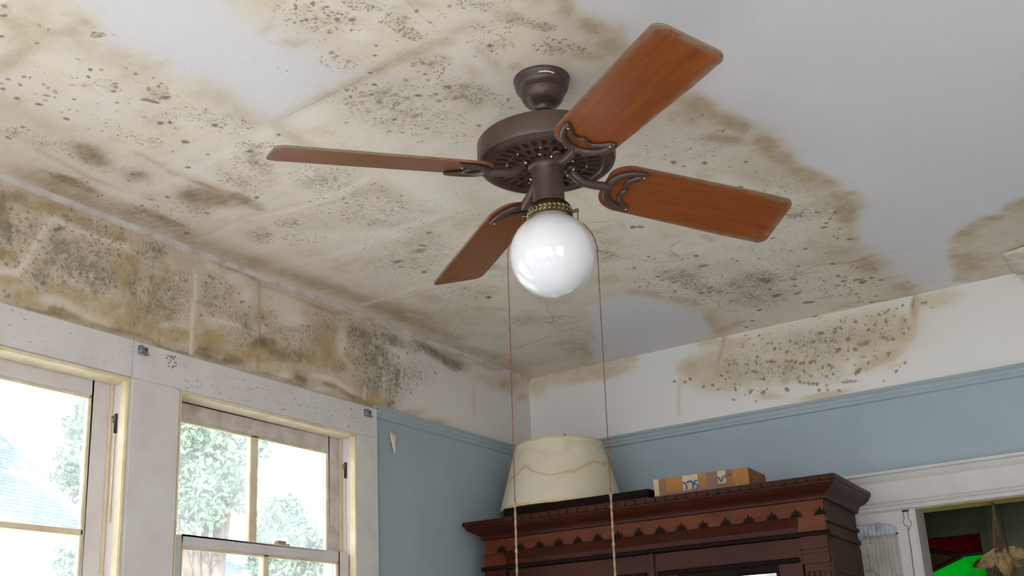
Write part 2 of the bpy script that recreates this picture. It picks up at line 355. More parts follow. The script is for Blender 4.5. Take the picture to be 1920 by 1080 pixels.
 'S': [[0,704,-3246,80],[0,673,-3226,81],[0,599,-3184,59],[0,637,-3122,42],[0,640,-2984,63],[0,610,-2967,64],[0,635,-2911,65],[0,623,-2901,72],[0,603,-2891,72],[0,494,-3056,70],[0,501,-3046,51],[0,456,-3072,57],[0,454,-3040,64],[0,406,-3053,64],[0,426,-3070,38],[0,462,-2974,72],[0,395,-3009,78],[0,411,-2960,79],[0,498,-2923,59],[0,402,-2875,61],[0,639,-2804,114],[0,635,-2816,74],[0,643,-2795,67],[0,627,-2822,67],[0,677,-2798,100],[0,685,-2796,67],[0,629,-2770,34],[0,569,-2721,77],[0,592,-2708,63],[0,669,-2629,85],[0,675,-2612,46],[0,402,-2809,38],[0,422,-2784,28],[0,436,-2745,28],[0,283,-2916,68],[0,205,-2905,90],[0,739,-2920,16],[0,542,-2616,94],[0,444,-2725,32],[0,620,-2745,27],[1,700,-3161,41],[1,703,-3139,41],[1,711,-2939,57],[1,707,-2910,64],[1,727,-2874,45],[1,552,-2966,52],[1,499,-3007,58],[1,493,-2993,58],[1,493,-2975,65],[1,490,-2967,46],[1,441,-2963,66],[1,469,-2957,39],[1,448,-2993,39],[1,566,-2852,60],[1,654,-3028,43],[1,423,-2904,47],[1,449,-2901,40],[1,458,-2885,37],[1,678,-2847,85],[1,669,-2824,73],[1,706,-2841,59],[1,721,-2846,46],[1,719,-2830,46],[1,713,-2820,46],[1,700,-2807,46],[1,662,-2800,54],[1,713,-2699,41],[1,460,-2722,39],[1,565,-2766,45],[1,660,-2969,57],[0,1257,-2772,98],[0,1231,-2793,67],[0,1177,-2832,55],[0,1165,-2835,49],[0,1149,-2840,43],[0,1196,-2822,48],[0,1184,-2811,43],[0,1184,-2764,56],[0,1189,-2771,37],[0,1230,-2743,43],[0,1341,-2663,50],[0,1302,-2726,31],[0,1236,-2663,45],[0,1207,-2633,45],[0,1150,-2582,60],[0,1391,-2712,55],[0,1390,-2661,43],[0,1194,-2883,47],[0,1187,-2876,54],[0,1228,-2868,71],[0,1243,-2841,60],[0,1226,-2815,54],[0,1241,-2818,42],[0,1247,-2809,48],[0,1252,-2801,42],[0,1233,-2838,36],[0,1179,-2429,97],[0,1261,-2416,103],[0,1252,-2497,47],[0,1286,-2476,37],[0,1274,-2490,34],[0,1303,-2491,40],[0,1213,-2211,81],[0,1096,-2282,66],[0,1061,-2306,44],[0,1031,-2303,52],[0,1205,-2285,43],[0,1459,-2685,49],[0,1266,-2796,18],[0,1436,-2669,18],[0,1429,-2672,18],[0,1432,-2684,15],[0,1504,-2581,19],[0,1445,-2502,65],[0,1393,-2487,39],[0,1054,-2557,61],[0,1124,-2534,68],[0,1089,-2502,62],[0,1146,-2433,49],[0,1041,-2526,62],[0,1217,-2406,63],[0,1097,-2393,50],[0,1057,-2371,72],[0,948,-2434,50],[0,764,-2494,51],[1,1136,-2702,70],[1,1137,-2684,51],[1,1144,-2653,71],[1,1125,-2641,46],[1,1177,-2799,37],[1,1160,-2789,37],[1,1166,-2801,37],[1,1203,-2800,49],[1,1211,-2791,43],[1,1198,-2807,37],[1,1253,-2789,42],[1,1245,-2732,31],[1,1300,-2731,31],[1,1204,-2376,84],[1,1119,-2487,83],[1,1082,-2464,91],[1,1114,-2432,91],[1,1112,-2354,122],[1,1069,-2508,103],[1,1074,-2525,75],[1,1029,-2444,78],[1,1086,-2419,78],[1,1246,-2361,119],[1,1268,-2357,105],[1,1241,-2472,61],[1,1198,-2504,74],[1,1253,-2544,73],[1,1277,-2541,79],[1,1289,-2525,79],[1,1020,-2374,51],[1,1043,-2233,53],[1,1004,-2331,51],[1,1097,-2255,37],[1,1187,-2242,44],[1,1132,-2702,45],[1,1160,-2706,32],[1,1043,-2490,63],[1,1121,-2383,50],[1,1224,-2373,49],[0,1579,-2480,41],[0,1576,-2439,36],[0,1601,-2421,36],[0,1503,-2582,25],[0,1528,-2438,24],[0,1544,-2426,26],[0,1528,-2423,26],[0,1549,-2416,21],[0,1618,-2332,27],[0,1567,-2394,21],[0,1298,-2324,23],[0,1655,-2500,15],[0,1331,-2236,52],[0,1348,-2274,51],[0,1460,-2522,21],[0,1446,-2503,62],[0,1437,-2482,37],[0,570,-2721,84],[0,592,-2708,70],[0,670,-2630,85],[0,543,-2615,108],[0,437,-2511,83],[0,537,-2530,52],[0,475,-2598,37],[0,194,-2435,80],[0,763,-2493,58],[0,244,-2419,88],[0,284,-2576,61],[0,141,-2425,64],[0,87,-2207,86],[0,403,-2876,68],[0,247,-2752,51],[0,277,-2699,37],[0,445,-2256,105],[0,457,-2383,47],[0,434,-2744,28],[0,444,-2725,28],[0,434,-2672,22],[0,581,-2680,35],[0,231,-2035,71],[0,403,-2049,52],[0,637,-2473,82],[0,604,-2416,76],[0,311,-2333,48],[0,341,-2333,48],[0,349,-2428,31],[0,350,-2398,32],[0,124,-2340,41],[0,158,-2398,32],[0,173,-2392,40],[0,93,-2544,39],[0,108,-2542,39],[0,250,-2270,83],[0,243,-2557,54],[0,661,-2516,44],[0,584,-2475,37],[0,496,-2312,48],[0,676,-2612,43],[0,686,-1726,104],[0,453,-1595,166],[0,465,-1455,114],[0,432,-1548,93],[0,571,-1623,217],[0,498,-1090,164],[0,628,-2063,64],[0,641,-2091,64],[0,606,-1654,125],[0,1540,-1689,102],[0,1553,-1646,69],[0,1612,-1627,95],[0,1710,-1559,69],[0,1661,-1557,44],[0,1633,-1404,118],[0,1814,-1028,79],[0,1762,-959,90],[0,1747,-926,91],[0,1785,-988,70],[0,1788,-885,51],[0,1235,-1341,107],[0,1258,-1327,107],[0,1727,-1025,40],[1,1714,-1892,55],[1,1685,-1888,39],[1,1640,-1920,47],[1,1708,-1409,54],[1,1688,-1335,46],[1,1736,-1323,83],[1,1805,-1336,64],[1,1766,-1066,88],[1,1796,-1161,38],[1,1708,-1472,44],[1,1729,-1777,65],[1,1716,-1787,49],[0,1236,-1338,97],[0,1257,-1327,105],[0,1299,-968,97],[0,1283,-861,167],[0,1074,-1005,99],[0,1104,-870,110],[0,1189,-583,125],[0,1208,-624,115],[0,1159,-596,116],[0,1222,-563,107],[0,1098,-826,68],[0,1001,-815,69],[0,1392,-854,74],[0,1396,-828,75],[0,1577,-950,71],[0,1461,-947,48],[0,1471,-797,58],[0,1123,-775,104],[0,1388,-457,72],[0,1266,-243,114],[0,1192,-128,88],[0,1141,-65,100],[0,1218,-428,101],[0,1269,-968,57],[0,1247,-971,57],[0,1161,-1070,64],[0,1170,-1034,49],[0,1085,-677,80],[0,1034,-879,43],[0,1048,-879,42],[2,1387,-372,156],[2,1376,-365,110],[2,1399,-591,114],[2,1413,-557,132],[2,1306,-569,133],[0,1814,-1028,76],[0,1786,-984,61],[0,1765,-958,77],[0,1748,-925,94],[0,1765,-1071,75],[0,1787,-880,63],[0,1756,-800,64],[0,1751,-829,56],[0,1788,-764,113],[0,1634,-775,98],[0,1588,-802,65],[0,1575,-950,71],[0,1726,-1024,38],[0,1470,-798,58],[0,1666,-568,103],[0,1717,-495,69],[0,1731,-472,69],[0,1646,-425,124],[0,1646,-357,117],[0,1614,-321,109],[0,1701,-295,181],[0,1699,-335,162],[0,1741,-319,108],[0,1767,-272,118],[0,1711,-302,108],[0,1641,-267,64],[0,1644,-232,74],[0,1643,-172,84],[0,1641,-127,75],[0,1478,-427,108],[0,1499,-502,115],[0,1461,-342,156],[0,1390,-461,72],[0,1461,-203,189],[0,1668,-28,134],[0,1701,-94,85],[0,1847,-179,55],[0,1559,-631,85],[0,1267,-244,95],[0,1192,-128,88],[0,1425,-3,148],[0,1588,-205,75],[0,1682,-686,58],[0,1867,-110,37],[0,1742,-930,62],[0,1719,-782,41],[0,1737,-214,46],[2,1386,-375,183],[2,1376,-366,110],[2,1406,-579,175],[2,1411,-544,159],[0,494,-1095,107],[0,484,-1232,62],[0,444,-1273,52],[0,463,-1460,79],[0,399,-1545,39],[0,1011,-872,64]],
 'K': [[1,90,1,4,685,-2664,59,97,-34,27],[0,50,1,3,654,-2705,50,55,-33,27],[0,50,1,3,468,-2758,1,102,-26,13],[0,50,1,3,592,-2928,14,70,-35,18],[1,60,2,4,252,-2840,24,78,-35,19],[1,60,2,4,241,-2905,25,45,-34,19],[1,60,2,4,769,-3064,14,11,-9,7],[0,120,1,4,1294,-2521,40,30,-32,44],[0,120,1,4,1324,-2656,15,34,-16,14],[0,120,1,4,1304,-2802,18,33,-17,15],[1,170,2,6,1100,-2425,89,102,-73,82],[1,120,2,5,1097,-2274,109,112,-52,64],[1,120,2,5,1273,-2394,45,66,-38,44],[1,120,2,5,1198,-2836,67,68,-41,40],[0,60,1,4,1117,-2447,91,70,-51,64],[0,60,1,4,1336,-2707,24,33,-22,23],[0,60,1,4,1520,-2648,49,36,-14,21],[1,60,2,4,1126,-2662,39,29,-24,27],[1,60,2,4,686,-2484,32,25,-17,17],[1,60,2,4,1122,-2337,86,66,-26,34],[0,26,2,5,1563,-2421,33,25,-16,28],[1,90,2,5,1567,-2396,47,48,-18,27],[1,90,2,5,1307,-2315,38,63,-38,45],[1,90,2,5,1468,-2532,49,37,-40,59],[1,90,2,5,1568,-2518,41,48,-13,17],[0,60,1,4,472,-2670,37,29,-18,15],[0,60,1,4,673,-2490,51,26,-21,23],[0,60,1,4,539,-2363,23,67,-41,32],[0,60,1,4,693,-2608,56,43,-32,30],[1,90,2,5,592,-2420,3,74,-81,53],[1,90,2,5,271,-2721,10,91,-65,35],[1,90,2,5,135,-2320,16,119,-68,45],[1,90,2,5,467,-2352,0,98,-44,28],[1,90,2,5,699,-2237,81,63,-47,53],[1,90,2,5,246,-2037,41,33,-48,48],[1,90,2,5,330,-1940,72,40,-38,43],[1,90,2,5,391,-2061,40,32,-22,23],[1,90,2,5,282,-2331,64,51,-59,53],[0,40,2,4,124,-2656,22,80,-31,18],[0,40,2,4,77,-2393,6,111,-35,21],[0,150,2,5,653,-2018,82,150,-119,122],[1,150,2,4,628,-1964,110,173,-121,129],[1,150,2,4,711,-1684,98,187,-167,198],[1,150,2,4,479,-1196,200,271,-170,229],[0,70,2,5,474,-1578,88,182,-97,109],[0,70,2,5,1172,-1864,124,97,-91,149],[1,90,2,5,1764,-1304,59,91,-28,66],[1,90,2,5,1719,-1097,61,49,-23,68],[1,90,2,5,1597,-1742,79,118,-49,90],[0,260,2,6,1155,-718,118,166,-85,175],[0,260,2,6,1321,-453,131,37,-82,254],[1,120,2,5,1091,-1061,97,123,-102,189],[1,120,2,5,1358,-669,116,96,-87,225],[1,120,2,5,1531,-848,63,51,-44,122],[0,210,2,6,1470,-511,165,48,-72,243],[0,210,2,6,1658,-355,117,33,-49,203],[1,120,2,5,1693,-875,130,105,-81,254],[1,120,2,5,1788,-1055,70,81,-27,77],[1,120,2,5,1698,-1088,24,19,-9,26],[1,140,1,4,451,-692,150,129,-86,139],[1,140,1,4,386,-1100,85,158,-115,148],[1,140,1,4,451,-340,-15,188,-122,148],[1,140,1,4,156,-922,61,155,-78,95],[0,70,1,4,492,-704,132,113,-56,92],[0,70,1,4,460,-1179,72,98,-54,72],[0,70,1,4,189,-748,90,55,-21,31],[1,200,1,3,559,-2660,14,469,-295,166],[1,200,1,3,590,-1891,184,351,-453,475],[1,200,1,3,1241,-2560,229,238,-166,193],[1,200,1,3,1261,-997,383,514,-202,408]],
}
WALL_L = {
 'P': [],
 'E': [["m",75,-2568,-170,81,5,-12,-62],["m",75,-2652,-259,37,11,2,-26],["m",75,-2744,-155,53,18,4,-48],["m",75,-2469,-205,17,-60,-59,-28],["m",75,-2637,-210,23,7,1,-18],["b",80,-2778,-126,30,11,5,-52],["b",80,-2758,-52,57,16,0,-23],["b",80,-2786,-85,17,6,2,-17],["b",80,-2632,-211,19,6,1,-11],["b",80,-2769,-225,17,6,2,-25],["t",80,-2563,-41,76,1,-7,-25],["t",80,-2535,-275,105,4,-6,-33],["t",80,-2691,-333,49,14,2,-26],["t",80,-2361,-153,65,20,5,-72],["t",80,-2352,-294,86,23,3,-47],["t",80,-2738,-219,26,8,2,-21],["t",80,-2660,-48,60,11,-2,-24],["t",80,-2416,-53,77,3,-4,-15],["t",80,-2554,-344,121,-4,-3,-12],["t",80,-2740,-294,35,10,2,-17],["m",70,-2184,-215,35,10,4,-74],["m",70,-2334,-193,33,10,3,-43],["m",70,-1871,-220,41,10,2,-53],["m",70,-2268,-59,68,22,2,-35],["m",70,-2259,-221,73,20,5,-87],["t",80,-2261,-285,112,29,3,-53],["t",80,-2155,-297,71,18,2,-39],["t",80,-2014,-287,95,23,1,-36],["t",80,-1922,-316,78,7,-5,-27],["t",80,-1786,-279,98,23,1,-43],["t",80,-2287,-325,83,21,2,-28],["t",80,-2212,-132,23,7,2,-40],["b",75,-1908,-339,58,1,-6,-21],["b",75,-2025,-335,56,13,1,-20],["b",75,-2050,-336,31,7,1,-20],["b",75,-1801,-251,77,19,1,-21],["b",75,-1986,-352,81,1,-3,-13],["w",80,-1917,-50,59,5,-8,-29],["w",80,-2024,-39,37,0,-7,-19],["w",80,-1861,-99,41,12,1,-49],["w",80,-1673,-71,128,-9,-29,-56],["w",80,-1644,-127,92,24,0,-26],["w",80,-1475,-304,89,8,-3,-14],["w",80,-1352,-316,61,-12,-10,-14],["w",80,-1490,-354,65,3,-4,-13],["w",80,-1367,-138,32,8,0,-67],["w",80,-1676,-341,41,9,0,-13],["t",80,-1498,-224,135,31,0,-53],["t",80,-1711,-273,95,22,1,-35],["t",80,-1585,-317,64,14,0,-26],["t",80,-1383,-230,94,21,0,-38],["t",80,-1414,-334,70,-8,-8,-14],["t",80,-1181,-314,85,17,-1,-45],["t",80,-1445,-141,92,23,0,-60],["t",80,-1781,-158,40,10,0,-20],["t",80,-1573,-81,28,-17,-17,-15],["t",80,-1281,-350,106,-5,-7,-15],["t",80,-1708,-71,59,0,-5,-13],["b",75,-1585,-337,47,-2,-10,-21],["b",75,-1704,-272,77,-3,-9,-21],["b",75,-1753,-237,65,3,-6,-21],["b",75,-1045,-48,66,-14,-21,-25],["b",75,-1321,-342,60,-3,-4,-9],["m",75,-1286,-84,74,19,0,-45],["m",75,-1169,-96,78,19,-1,-64],["m",75,-1081,-62,63,15,-1,-35],["m",75,-1187,-174,111,25,-1,-51],["m",75,-1067,-217,98,21,-2,-75],["m",75,-1180,-269,102,21,-1,-45],["m",75,-1621,-257,80,-3,-12,-27],["m",75,-991,-58,46,11,-1,-18],["m",75,-900,-49,62,15,-1,-33],["m",75,-645,-56,81,-17,-34,-35],["m",75,-1077,-60,48,12,-1,-25],["m",75,-806,-40,82,-11,-22,-28],["m",75,-601,-67,69,15,-2,-28],["b",85,-722,-54,99,-17,-22,-25],["b",85,-645,-63,67,-9,-20,-24],["b",85,-837,-34,81,-10,-14,-18],["t",70,-555,-57,70,16,-2,-28],["t",70,-387,-12,128,-11,-15,-18],["t",70,-1139,-339,101,19,0,-24],["t",70,-77,-106,54,11,-2,-22],["t",70,-687,-12,154,-14,-14,-19],["t",70,-164,-50,119,25,-3,-37],["t",45,-483,-199,17,3,-6,-83],["t",45,-930,-336,120,22,-1,-19],["t",45,-294,-85,188,0,-24,-38],["t",45,-746,-341,96,17,-1,-17],["m",40,-1173,-164,101,23,-2,-104],["m",40,-944,-175,160,35,-2,-58],["m",40,-1035,-257,96,20,-2,-87]],
 'L': [["w",80,9,-2724,-272,-2692,-223,-2669,-170,-2645,-112,-2629,-79],["w",80,9,-2777,-275,-2742,-269,-2720,-271],["w",80,9,-2620,-73,-2560,-78,-2499,-81,-2436,-79,-2360,-76],["w",50,12,-2628,-319,-2571,-308,-2500,-334,-2418,-340],["w",50,12,-2605,-254,-2528,-241,-2486,-256],["b",80,5,-2680,-360,-2611,-354,-2553,-353],["b",80,5,-2469,-349,-2396,-353,-2310,-345],["b",80,5,-2607,-340,-2559,-336,-2510,-339],["w",90,7,-2089,-85,-2089,-153,-2092,-235,-2092,-356],["w",70,10,-2090,-265,-2174,-277,-2209,-291],["w",70,10,-2017,-221,-1952,-214,-1885,-213],["w",70,10,-2152,-11,-2077,-8,-2025,-29,-1991,-45],["d",55,4,-2241,-25,-2233,-124],["d",55,4,-2259,-21,-2247,-123],["d",55,4,-2224,-19,-2221,-130],["d",55,4,-2271,-19,-2262,-122],["d",55,4,-2227,-231,-2221,-357],["d",55,4,-2282,-123,-2275,-284],["d",55,4,-2298,-134,-2291,-307],["d",55,4,-2247,-133,-2239,-352],["d",55,4,-2161,-288,-2159,-352],["d",55,4,-1837,-75,-1834,-189],["d",55,4,-1803,-38,-1800,-288],["d",55,4,-1850,-96,-1847,-203],["d",55,4,-2155,-12,-2152,-58],["d",55,4,-2293,-32,-2292,-67],["d",55,4,-2305,-31,-2304,-56],["t",80,6,-2270,-140,-2260,-347],["t",80,6,-2260,-152,-2252,-345],["t",80,6,-2232,-143,-2221,-357],["t",80,6,-1799,-31,-1795,-340],["t",80,6,-2252,-149,-2244,-353],["b",70,4,-2127,-8,-2051,-10,-1972,-18,-1891,-20,-1792,-29],["b",70,4,-2341,-346,-2263,-343,-2228,-359,-2170,-364,-2086,-360],["b",70,4,-2082,-179,-2019,-174],["w",70,9,-1134,-87,-1064,-94,-974,-102],["w",70,9,-1235,-297,-1236,-336],["w",70,9,-997,-107,-1001,-249],["w",70,9,-1115,-215,-1121,-302],["w",70,9,-1383,-131,-1375,-195,-1304,-234],["d",70,4,-1128,-184,-1133,-254,-1138,-294],["d",70,4,-1370,-13,-1371,-67],["d",70,4,-1804,-41,-1800,-343],["d",70,4,-1367,-193,-1336,-214,-1288,-247],["b",60,4,-1798,-39,-1681,-31,-1581,-35,-1476,-39,-1375,-28],["b",60,4,-1809,-360,-1710,-354,-1584,-358,-1475,-346],["b",60,4,-1460,-327,-1383,-327,-1305,-344,-1224,-356,-1140,-362],["b",60,4,-1285,-5,-1167,-8,-1080,-15]],
 'S': [[3,-2688,-118,71],[3,-2744,-158,61],[3,-2722,-146,52],[3,-2703,-168,53],[3,-2622,-136,58],[3,-2615,-124,36],[3,-2631,-184,53],[3,-2534,-119,55],[3,-2491,-114,42],[3,-2503,-130,32],[3,-2545,-159,41],[3,-2632,-211,71],[3,-2622,-248,40],[3,-2635,-250,35],[3,-2651,-255,53],[3,-2549,-222,72],[3,-2598,-96,82],[3,-2610,-105,82],[3,-2521,-55,47],[3,-2502,-35,56],[3,-2442,-35,57],[3,-2471,-139,28],[3,-2469,-136,42],[3,-2517,-210,55],[3,-2471,-210,55],[3,-2587,-267,44],[3,-2636,-277,88],[3,-2627,-274,61],[3,-2752,-88,61],[3,-2702,-82,62],[3,-2736,-341,68],[3,-2750,-332,51],[3,-2744,-347,59],[3,-2328,-187,38],[3,-2320,-315,94],[3,-2663,-14,54],[3,-2775,-201,51],[3,-2765,-241,68],[3,-2705,-101,53],[3,-2466,-175,37],[3,-2491,-183,37],[3,-2498,-199,32],[3,-2386,-23,48],[3,-2382,-37,58],[3,-2460,-121,47],[3,-2580,-85,41],[3,-2569,-57,37],[3,-2427,-91,48],[3,-2423,-119,57],[3,-2044,-101,83],[3,-2015,-77,63],[3,-2029,-72,63],[3,-2047,-134,62],[3,-2004,-144,73],[3,-1994,-139,52],[3,-1998,-169,62],[3,-1961,-132,74],[3,-1948,-110,53],[3,-1959,-118,42],[3,-1980,-84,53],[3,-1937,-82,53],[3,-1897,-98,54],[3,-1884,-124,75],[3,-1871,-118,54],[3,-1868,-165,64],[3,-2006,-205,67],[3,-2059,-219,71],[3,-2208,-176,49],[3,-2195,-172,59],[3,-2134,-122,46],[3,-2141,-157,40],[3,-2135,-168,45],[3,-2329,-186,58],[3,-1964,-263,36],[3,-1978,-169,47],[3,-1937,-157,42],[3,-2048,-151,62],[3,-2019,-169,52],[3,-2036,-356,60],[3,-1989,-355,61],[3,-1906,-173,42],[3,-1901,-246,42],[3,-1798,-234,48],[3,-1785,-154,65],[3,-1767,-177,76],[3,-2321,-315,85],[3,-2201,-374,14],[3,-2168,-389,14],[3,-1295,-143,73],[3,-1270,-97,80],[3,-1286,-73,68],[3,-1310,-68,57],[3,-1265,-48,52],[3,-1253,-68,80],[3,-1319,-112,56],[3,-1303,-125,56],[3,-1198,-86,81],[3,-1156,-75,82],[3,-1161,-114,104],[3,-1207,-108,92],[3,-1174,-154,115],[3,-1225,-156,85],[3,-1221,-179,91],[3,-1275,-183,67],[3,-1250,-172,45],[3,-1170,-185,80],[3,-1200,-183,80],[3,-1267,-206,67],[3,-1230,-232,67],[3,-1163,-237,68],[3,-1201,-259,51],[3,-1100,-123,82],[3,-1101,-149,82],[3,-1020,-125,71],[3,-1056,-121,53],[3,-1035,-198,117],[3,-1067,-228,81],[3,-1037,-242,58],[3,-1005,-250,64],[3,-1050,-242,52],[3,-1087,-332,103],[3,-1065,-320,80],[3,-1385,-222,66],[3,-1344,-262,38],[3,-1390,-288,32],[3,-1479,-225,37],[3,-1594,-224,73],[3,-1575,-244,31],[3,-1550,-127,96],[3,-1445,-102,77],[3,-1412,-88,44],[3,-1460,-84,44],[3,-1426,-106,50],[3,-1590,-192,37],[3,-1532,-178,48],[3,-1547,-139,43],[3,-1736,-223,46],[3,-1668,-204,47],[3,-1650,-216,41],[3,-1506,-64,49],[3,-1476,-47,44],[3,-1525,-74,43],[3,-1457,-61,39],[3,-1322,-40,45],[3,-1112,-88,70],[3,-1068,-71,83],[3,-1379,-245,49],[3,-1360,-246,49],[3,-1088,-187,46],[3,-1134,-271,57],[3,-1185,-27,47],[3,-1367,-135,50],[3,-1351,-165,50],[3,-1167,-116,99],[3,-1182,-172,86],[3,-1227,-164,85],[3,-1164,-186,61],[3,-1197,-257,66],[3,-1174,-261,61],[3,-1099,-172,56],[3,-1039,-245,75],[3,-1006,-251,63],[3,-896,-211,45],[3,-942,-257,70],[3,-1084,-334,122],[3,-1060,-323,86],[3,-1065,-349,55],[3,-1028,-203,88],[3,-873,-153,65],[3,-961,-93,77],[3,-869,-181,58],[3,-768,-134,53],[3,-1021,-126,44],[3,-789,-246,39],[3,-949,-308,38],[3,-921,-347,38],[3,-6,-2,92],[3,-54,-12,91]],
 'K': [[3,260,3,7,-2569,-161,193,62,11,-136],[3,260,3,7,-2492,-174,126,-3,-28,-97],[3,120,2,4,-2727,-144,80,27,9,-96],[3,120,2,4,-2475,-54,128,1,-6,-20],[4,160,2,5,-2564,-215,202,62,12,-148],[3,200,2,4,-1994,-131,84,24,3,-68],[3,200,2,4,-1878,-211,68,17,3,-90],[3,200,2,4,-2156,-167,48,14,4,-80],[3,120,2,4,-2283,-99,90,28,3,-59],[3,120,2,4,-2175,-257,70,19,4,-79],[3,120,2,4,-1767,-172,72,18,1,-60],[4,140,2,5,-2263,-251,112,30,6,-106],[4,140,2,5,-1977,-252,129,33,3,-82],[3,200,2,4,-1178,-149,188,44,-3,-143],[3,200,2,4,-1594,-172,153,8,-18,-56],[3,140,2,4,-1460,-95,92,24,0,-55],[3,140,2,4,-1286,-96,66,16,-1,-57],[3,140,2,4,-1050,-225,98,21,-3,-99],[4,140,2,5,-1498,-234,179,41,0,-85],[4,140,2,5,-1180,-229,187,40,-2,-114],[3,120,2,4,-1164,-186,110,25,-3,-141],[3,120,2,4,-914,-175,152,33,-3,-77],[3,110,2,4,-645,-63,102,-18,-32,-36],[3,110,2,4,-838,-41,90,-12,-22,-28]],
}
WALL_B = {
 'P': [],
 'E': [["t",50,1362,-137,468,5,11,-146],["t",50,949,-147,160,-31,-11,-100],["t",50,1675,-131,108,-23,-16,-115],["t",80,1823,-57,17,-7,-20,-71],["t",80,1777,-147,26,-21,-27,-42],["t",80,1695,-223,52,14,6,-22],["t",80,1045,-39,70,-5,1,-25],["t",80,938,-10,52,-2,1,-19],["t",80,1613,-254,63,17,5,-17],["t",80,827,-110,59,-12,-4,-38],["t",80,1258,-247,21,-4,-2,-14],["t",80,1418,-341,125,4,1,-14],["t",80,1184,-304,60,-11,-2,-18],["t",80,1761,-108,19,-12,-18,-35],["m",55,1368,-95,105,-22,-7,-54],["m",55,1434,-134,69,-14,-9,-71],["m",55,1537,-101,89,-19,-5,-35],["m",55,1705,-149,43,-9,-4,-29],["m",55,1112,-179,160,-31,-6,-55],["m",55,1447,-257,79,-15,-6,-47],["m",55,1287,-213,100,-20,-6,-48],["b",70,1009,-12,9,-5,-14,-27],["b",70,1817,-38,8,-2,-5,-34],["b",70,1598,-156,33,-1,0,-12],["t",50,263,-35,256,-9,5,-45],["t",50,448,-45,123,0,5,-39],["t",50,1917,-36,100,-4,0,-44],["t",50,40,-46,60,-11,-4,-66]],
 'L': [["t",35,10,795,-91,783,-179,767,-304],["t",35,10,1852,-41,1907,-36],["t",35,10,1688,-269,1732,-266,1767,-250],["b",40,5,1030,-1,1006,-12,1000,-42,986,-78,969,-113],["b",40,5,1825,-5,1817,-38,1814,-79],["b",40,5,1464,-128,1467,-189],["t",80,20,28,3,207,-5,394,-9,575,-9]],
 'S': [[3,1615,-158,112],[3,1684,-148,110],[3,1698,-160,77],[3,1720,-164,98],[3,1659,-90,78],[3,1631,-105,78],[3,1522,-75,92],[3,1496,-86,104],[3,1498,-70,70],[3,1583,-59,91],[3,1543,-125,126],[3,1500,-162,115],[3,1567,-175,102],[3,1539,-175,68],[3,1425,-222,93],[3,1347,-189,107],[3,1335,-189,83],[3,1379,-192,106],[3,1397,-193,82],[3,1277,-165,97],[3,1298,-170,96],[3,1315,-179,84],[3,1196,-152,86],[3,1211,-155,98],[3,1226,-158,73],[3,1285,-127,97],[3,1257,-106,85],[3,1233,-102,98],[3,1316,-246,107],[3,1322,-266,95],[3,1339,-275,71],[3,1359,-281,94],[3,1376,-284,82],[3,1393,-289,82],[3,1432,-302,69],[3,1499,-301,79],[3,1513,-303,90],[3,1532,-304,90],[3,1549,-307,78],[3,1566,-268,123],[3,1556,-275,79],[3,1575,-261,67],[3,1695,-218,87],[3,1693,-229,65],[3,1640,-219,77],[3,1649,-232,55],[3,1704,-84,88],[3,1706,-48,77],[3,1721,-40,66],[3,1754,-41,66],[3,1777,-33,65],[3,1776,-96,65],[3,1787,-135,65],[3,1766,-149,65],[3,1706,-104,50],[3,1753,-270,64],[3,1714,-297,76],[3,1730,-283,43],[3,1660,-327,54],[3,1398,-316,81],[3,1432,-322,69],[3,1480,-334,68],[3,1372,-250,82],[3,1437,-265,81],[3,1348,-225,83],[3,1258,-217,85],[3,1245,-184,55],[3,1239,-227,55],[3,1265,-288,120],[3,1162,-281,111],[3,1180,-272,67],[3,1106,-269,125],[3,1039,-245,89],[3,1039,-221,63],[3,1027,-289,76],[3,1080,-277,56],[3,1124,-314,56],[3,983,-173,71],[3,1012,-163,77],[3,999,-192,58],[3,1019,-189,57],[3,1060,-137,76],[3,1048,-132,64],[3,1022,-129,77],[3,1106,-147,75],[3,1147,-150,75],[3,1124,-181,87],[3,1139,-187,75],[3,1169,-224,86],[3,1157,-222,56],[3,1153,-122,75],[3,1206,-73,74],[3,1224,-77,62],[3,1303,-84,85],[3,1328,-99,84],[3,1436,-76,117],[3,1402,-108,94],[3,1356,-114,83],[3,1451,-115,70],[3,1477,-119,81],[3,1493,-128,69],[3,1112,-17,51],[3,1126,-35,44],[3,1173,-30,63],[3,836,-160,80],[3,814,-172,67],[3,896,-207,79],[3,939,-208,91],[3,959,-231,58],[3,1141,-66,50],[3,1542,-44,57],[3,1525,-42,69],[3,1681,-49,78],[3,1596,-213,61],[3,1531,-209,62],[3,1555,-239,51],[3,1611,-242,67],[3,1368,-164,65],[3,1411,-171,64],[3,1099,-183,57],[3,1274,-192,72],[3,1299,-200,72],[3,1723,-103,38],[3,1739,-68,49],[3,1452,-219,92],[3,1462,-230,81],[3,1464,-260,69],[3,1866,-41,64],[3,1853,-39,53],[3,1889,-67,37],[3,761,-157,78],[3,809,-168,77]],
 'K': [[3,240,2,6,1364,-125,374,3,9,-122],[3,120,2,4,1074,-184,161,-31,-10,-86],[3,120,2,4,1399,-126,104,-22,-9,-71],[3,120,2,4,1665,-123,124,20,16,-87],[4,120,2,5,1072,-196,204,-40,-11,-98],[4,120,2,5,1550,-218,178,10,8,-82]],
}

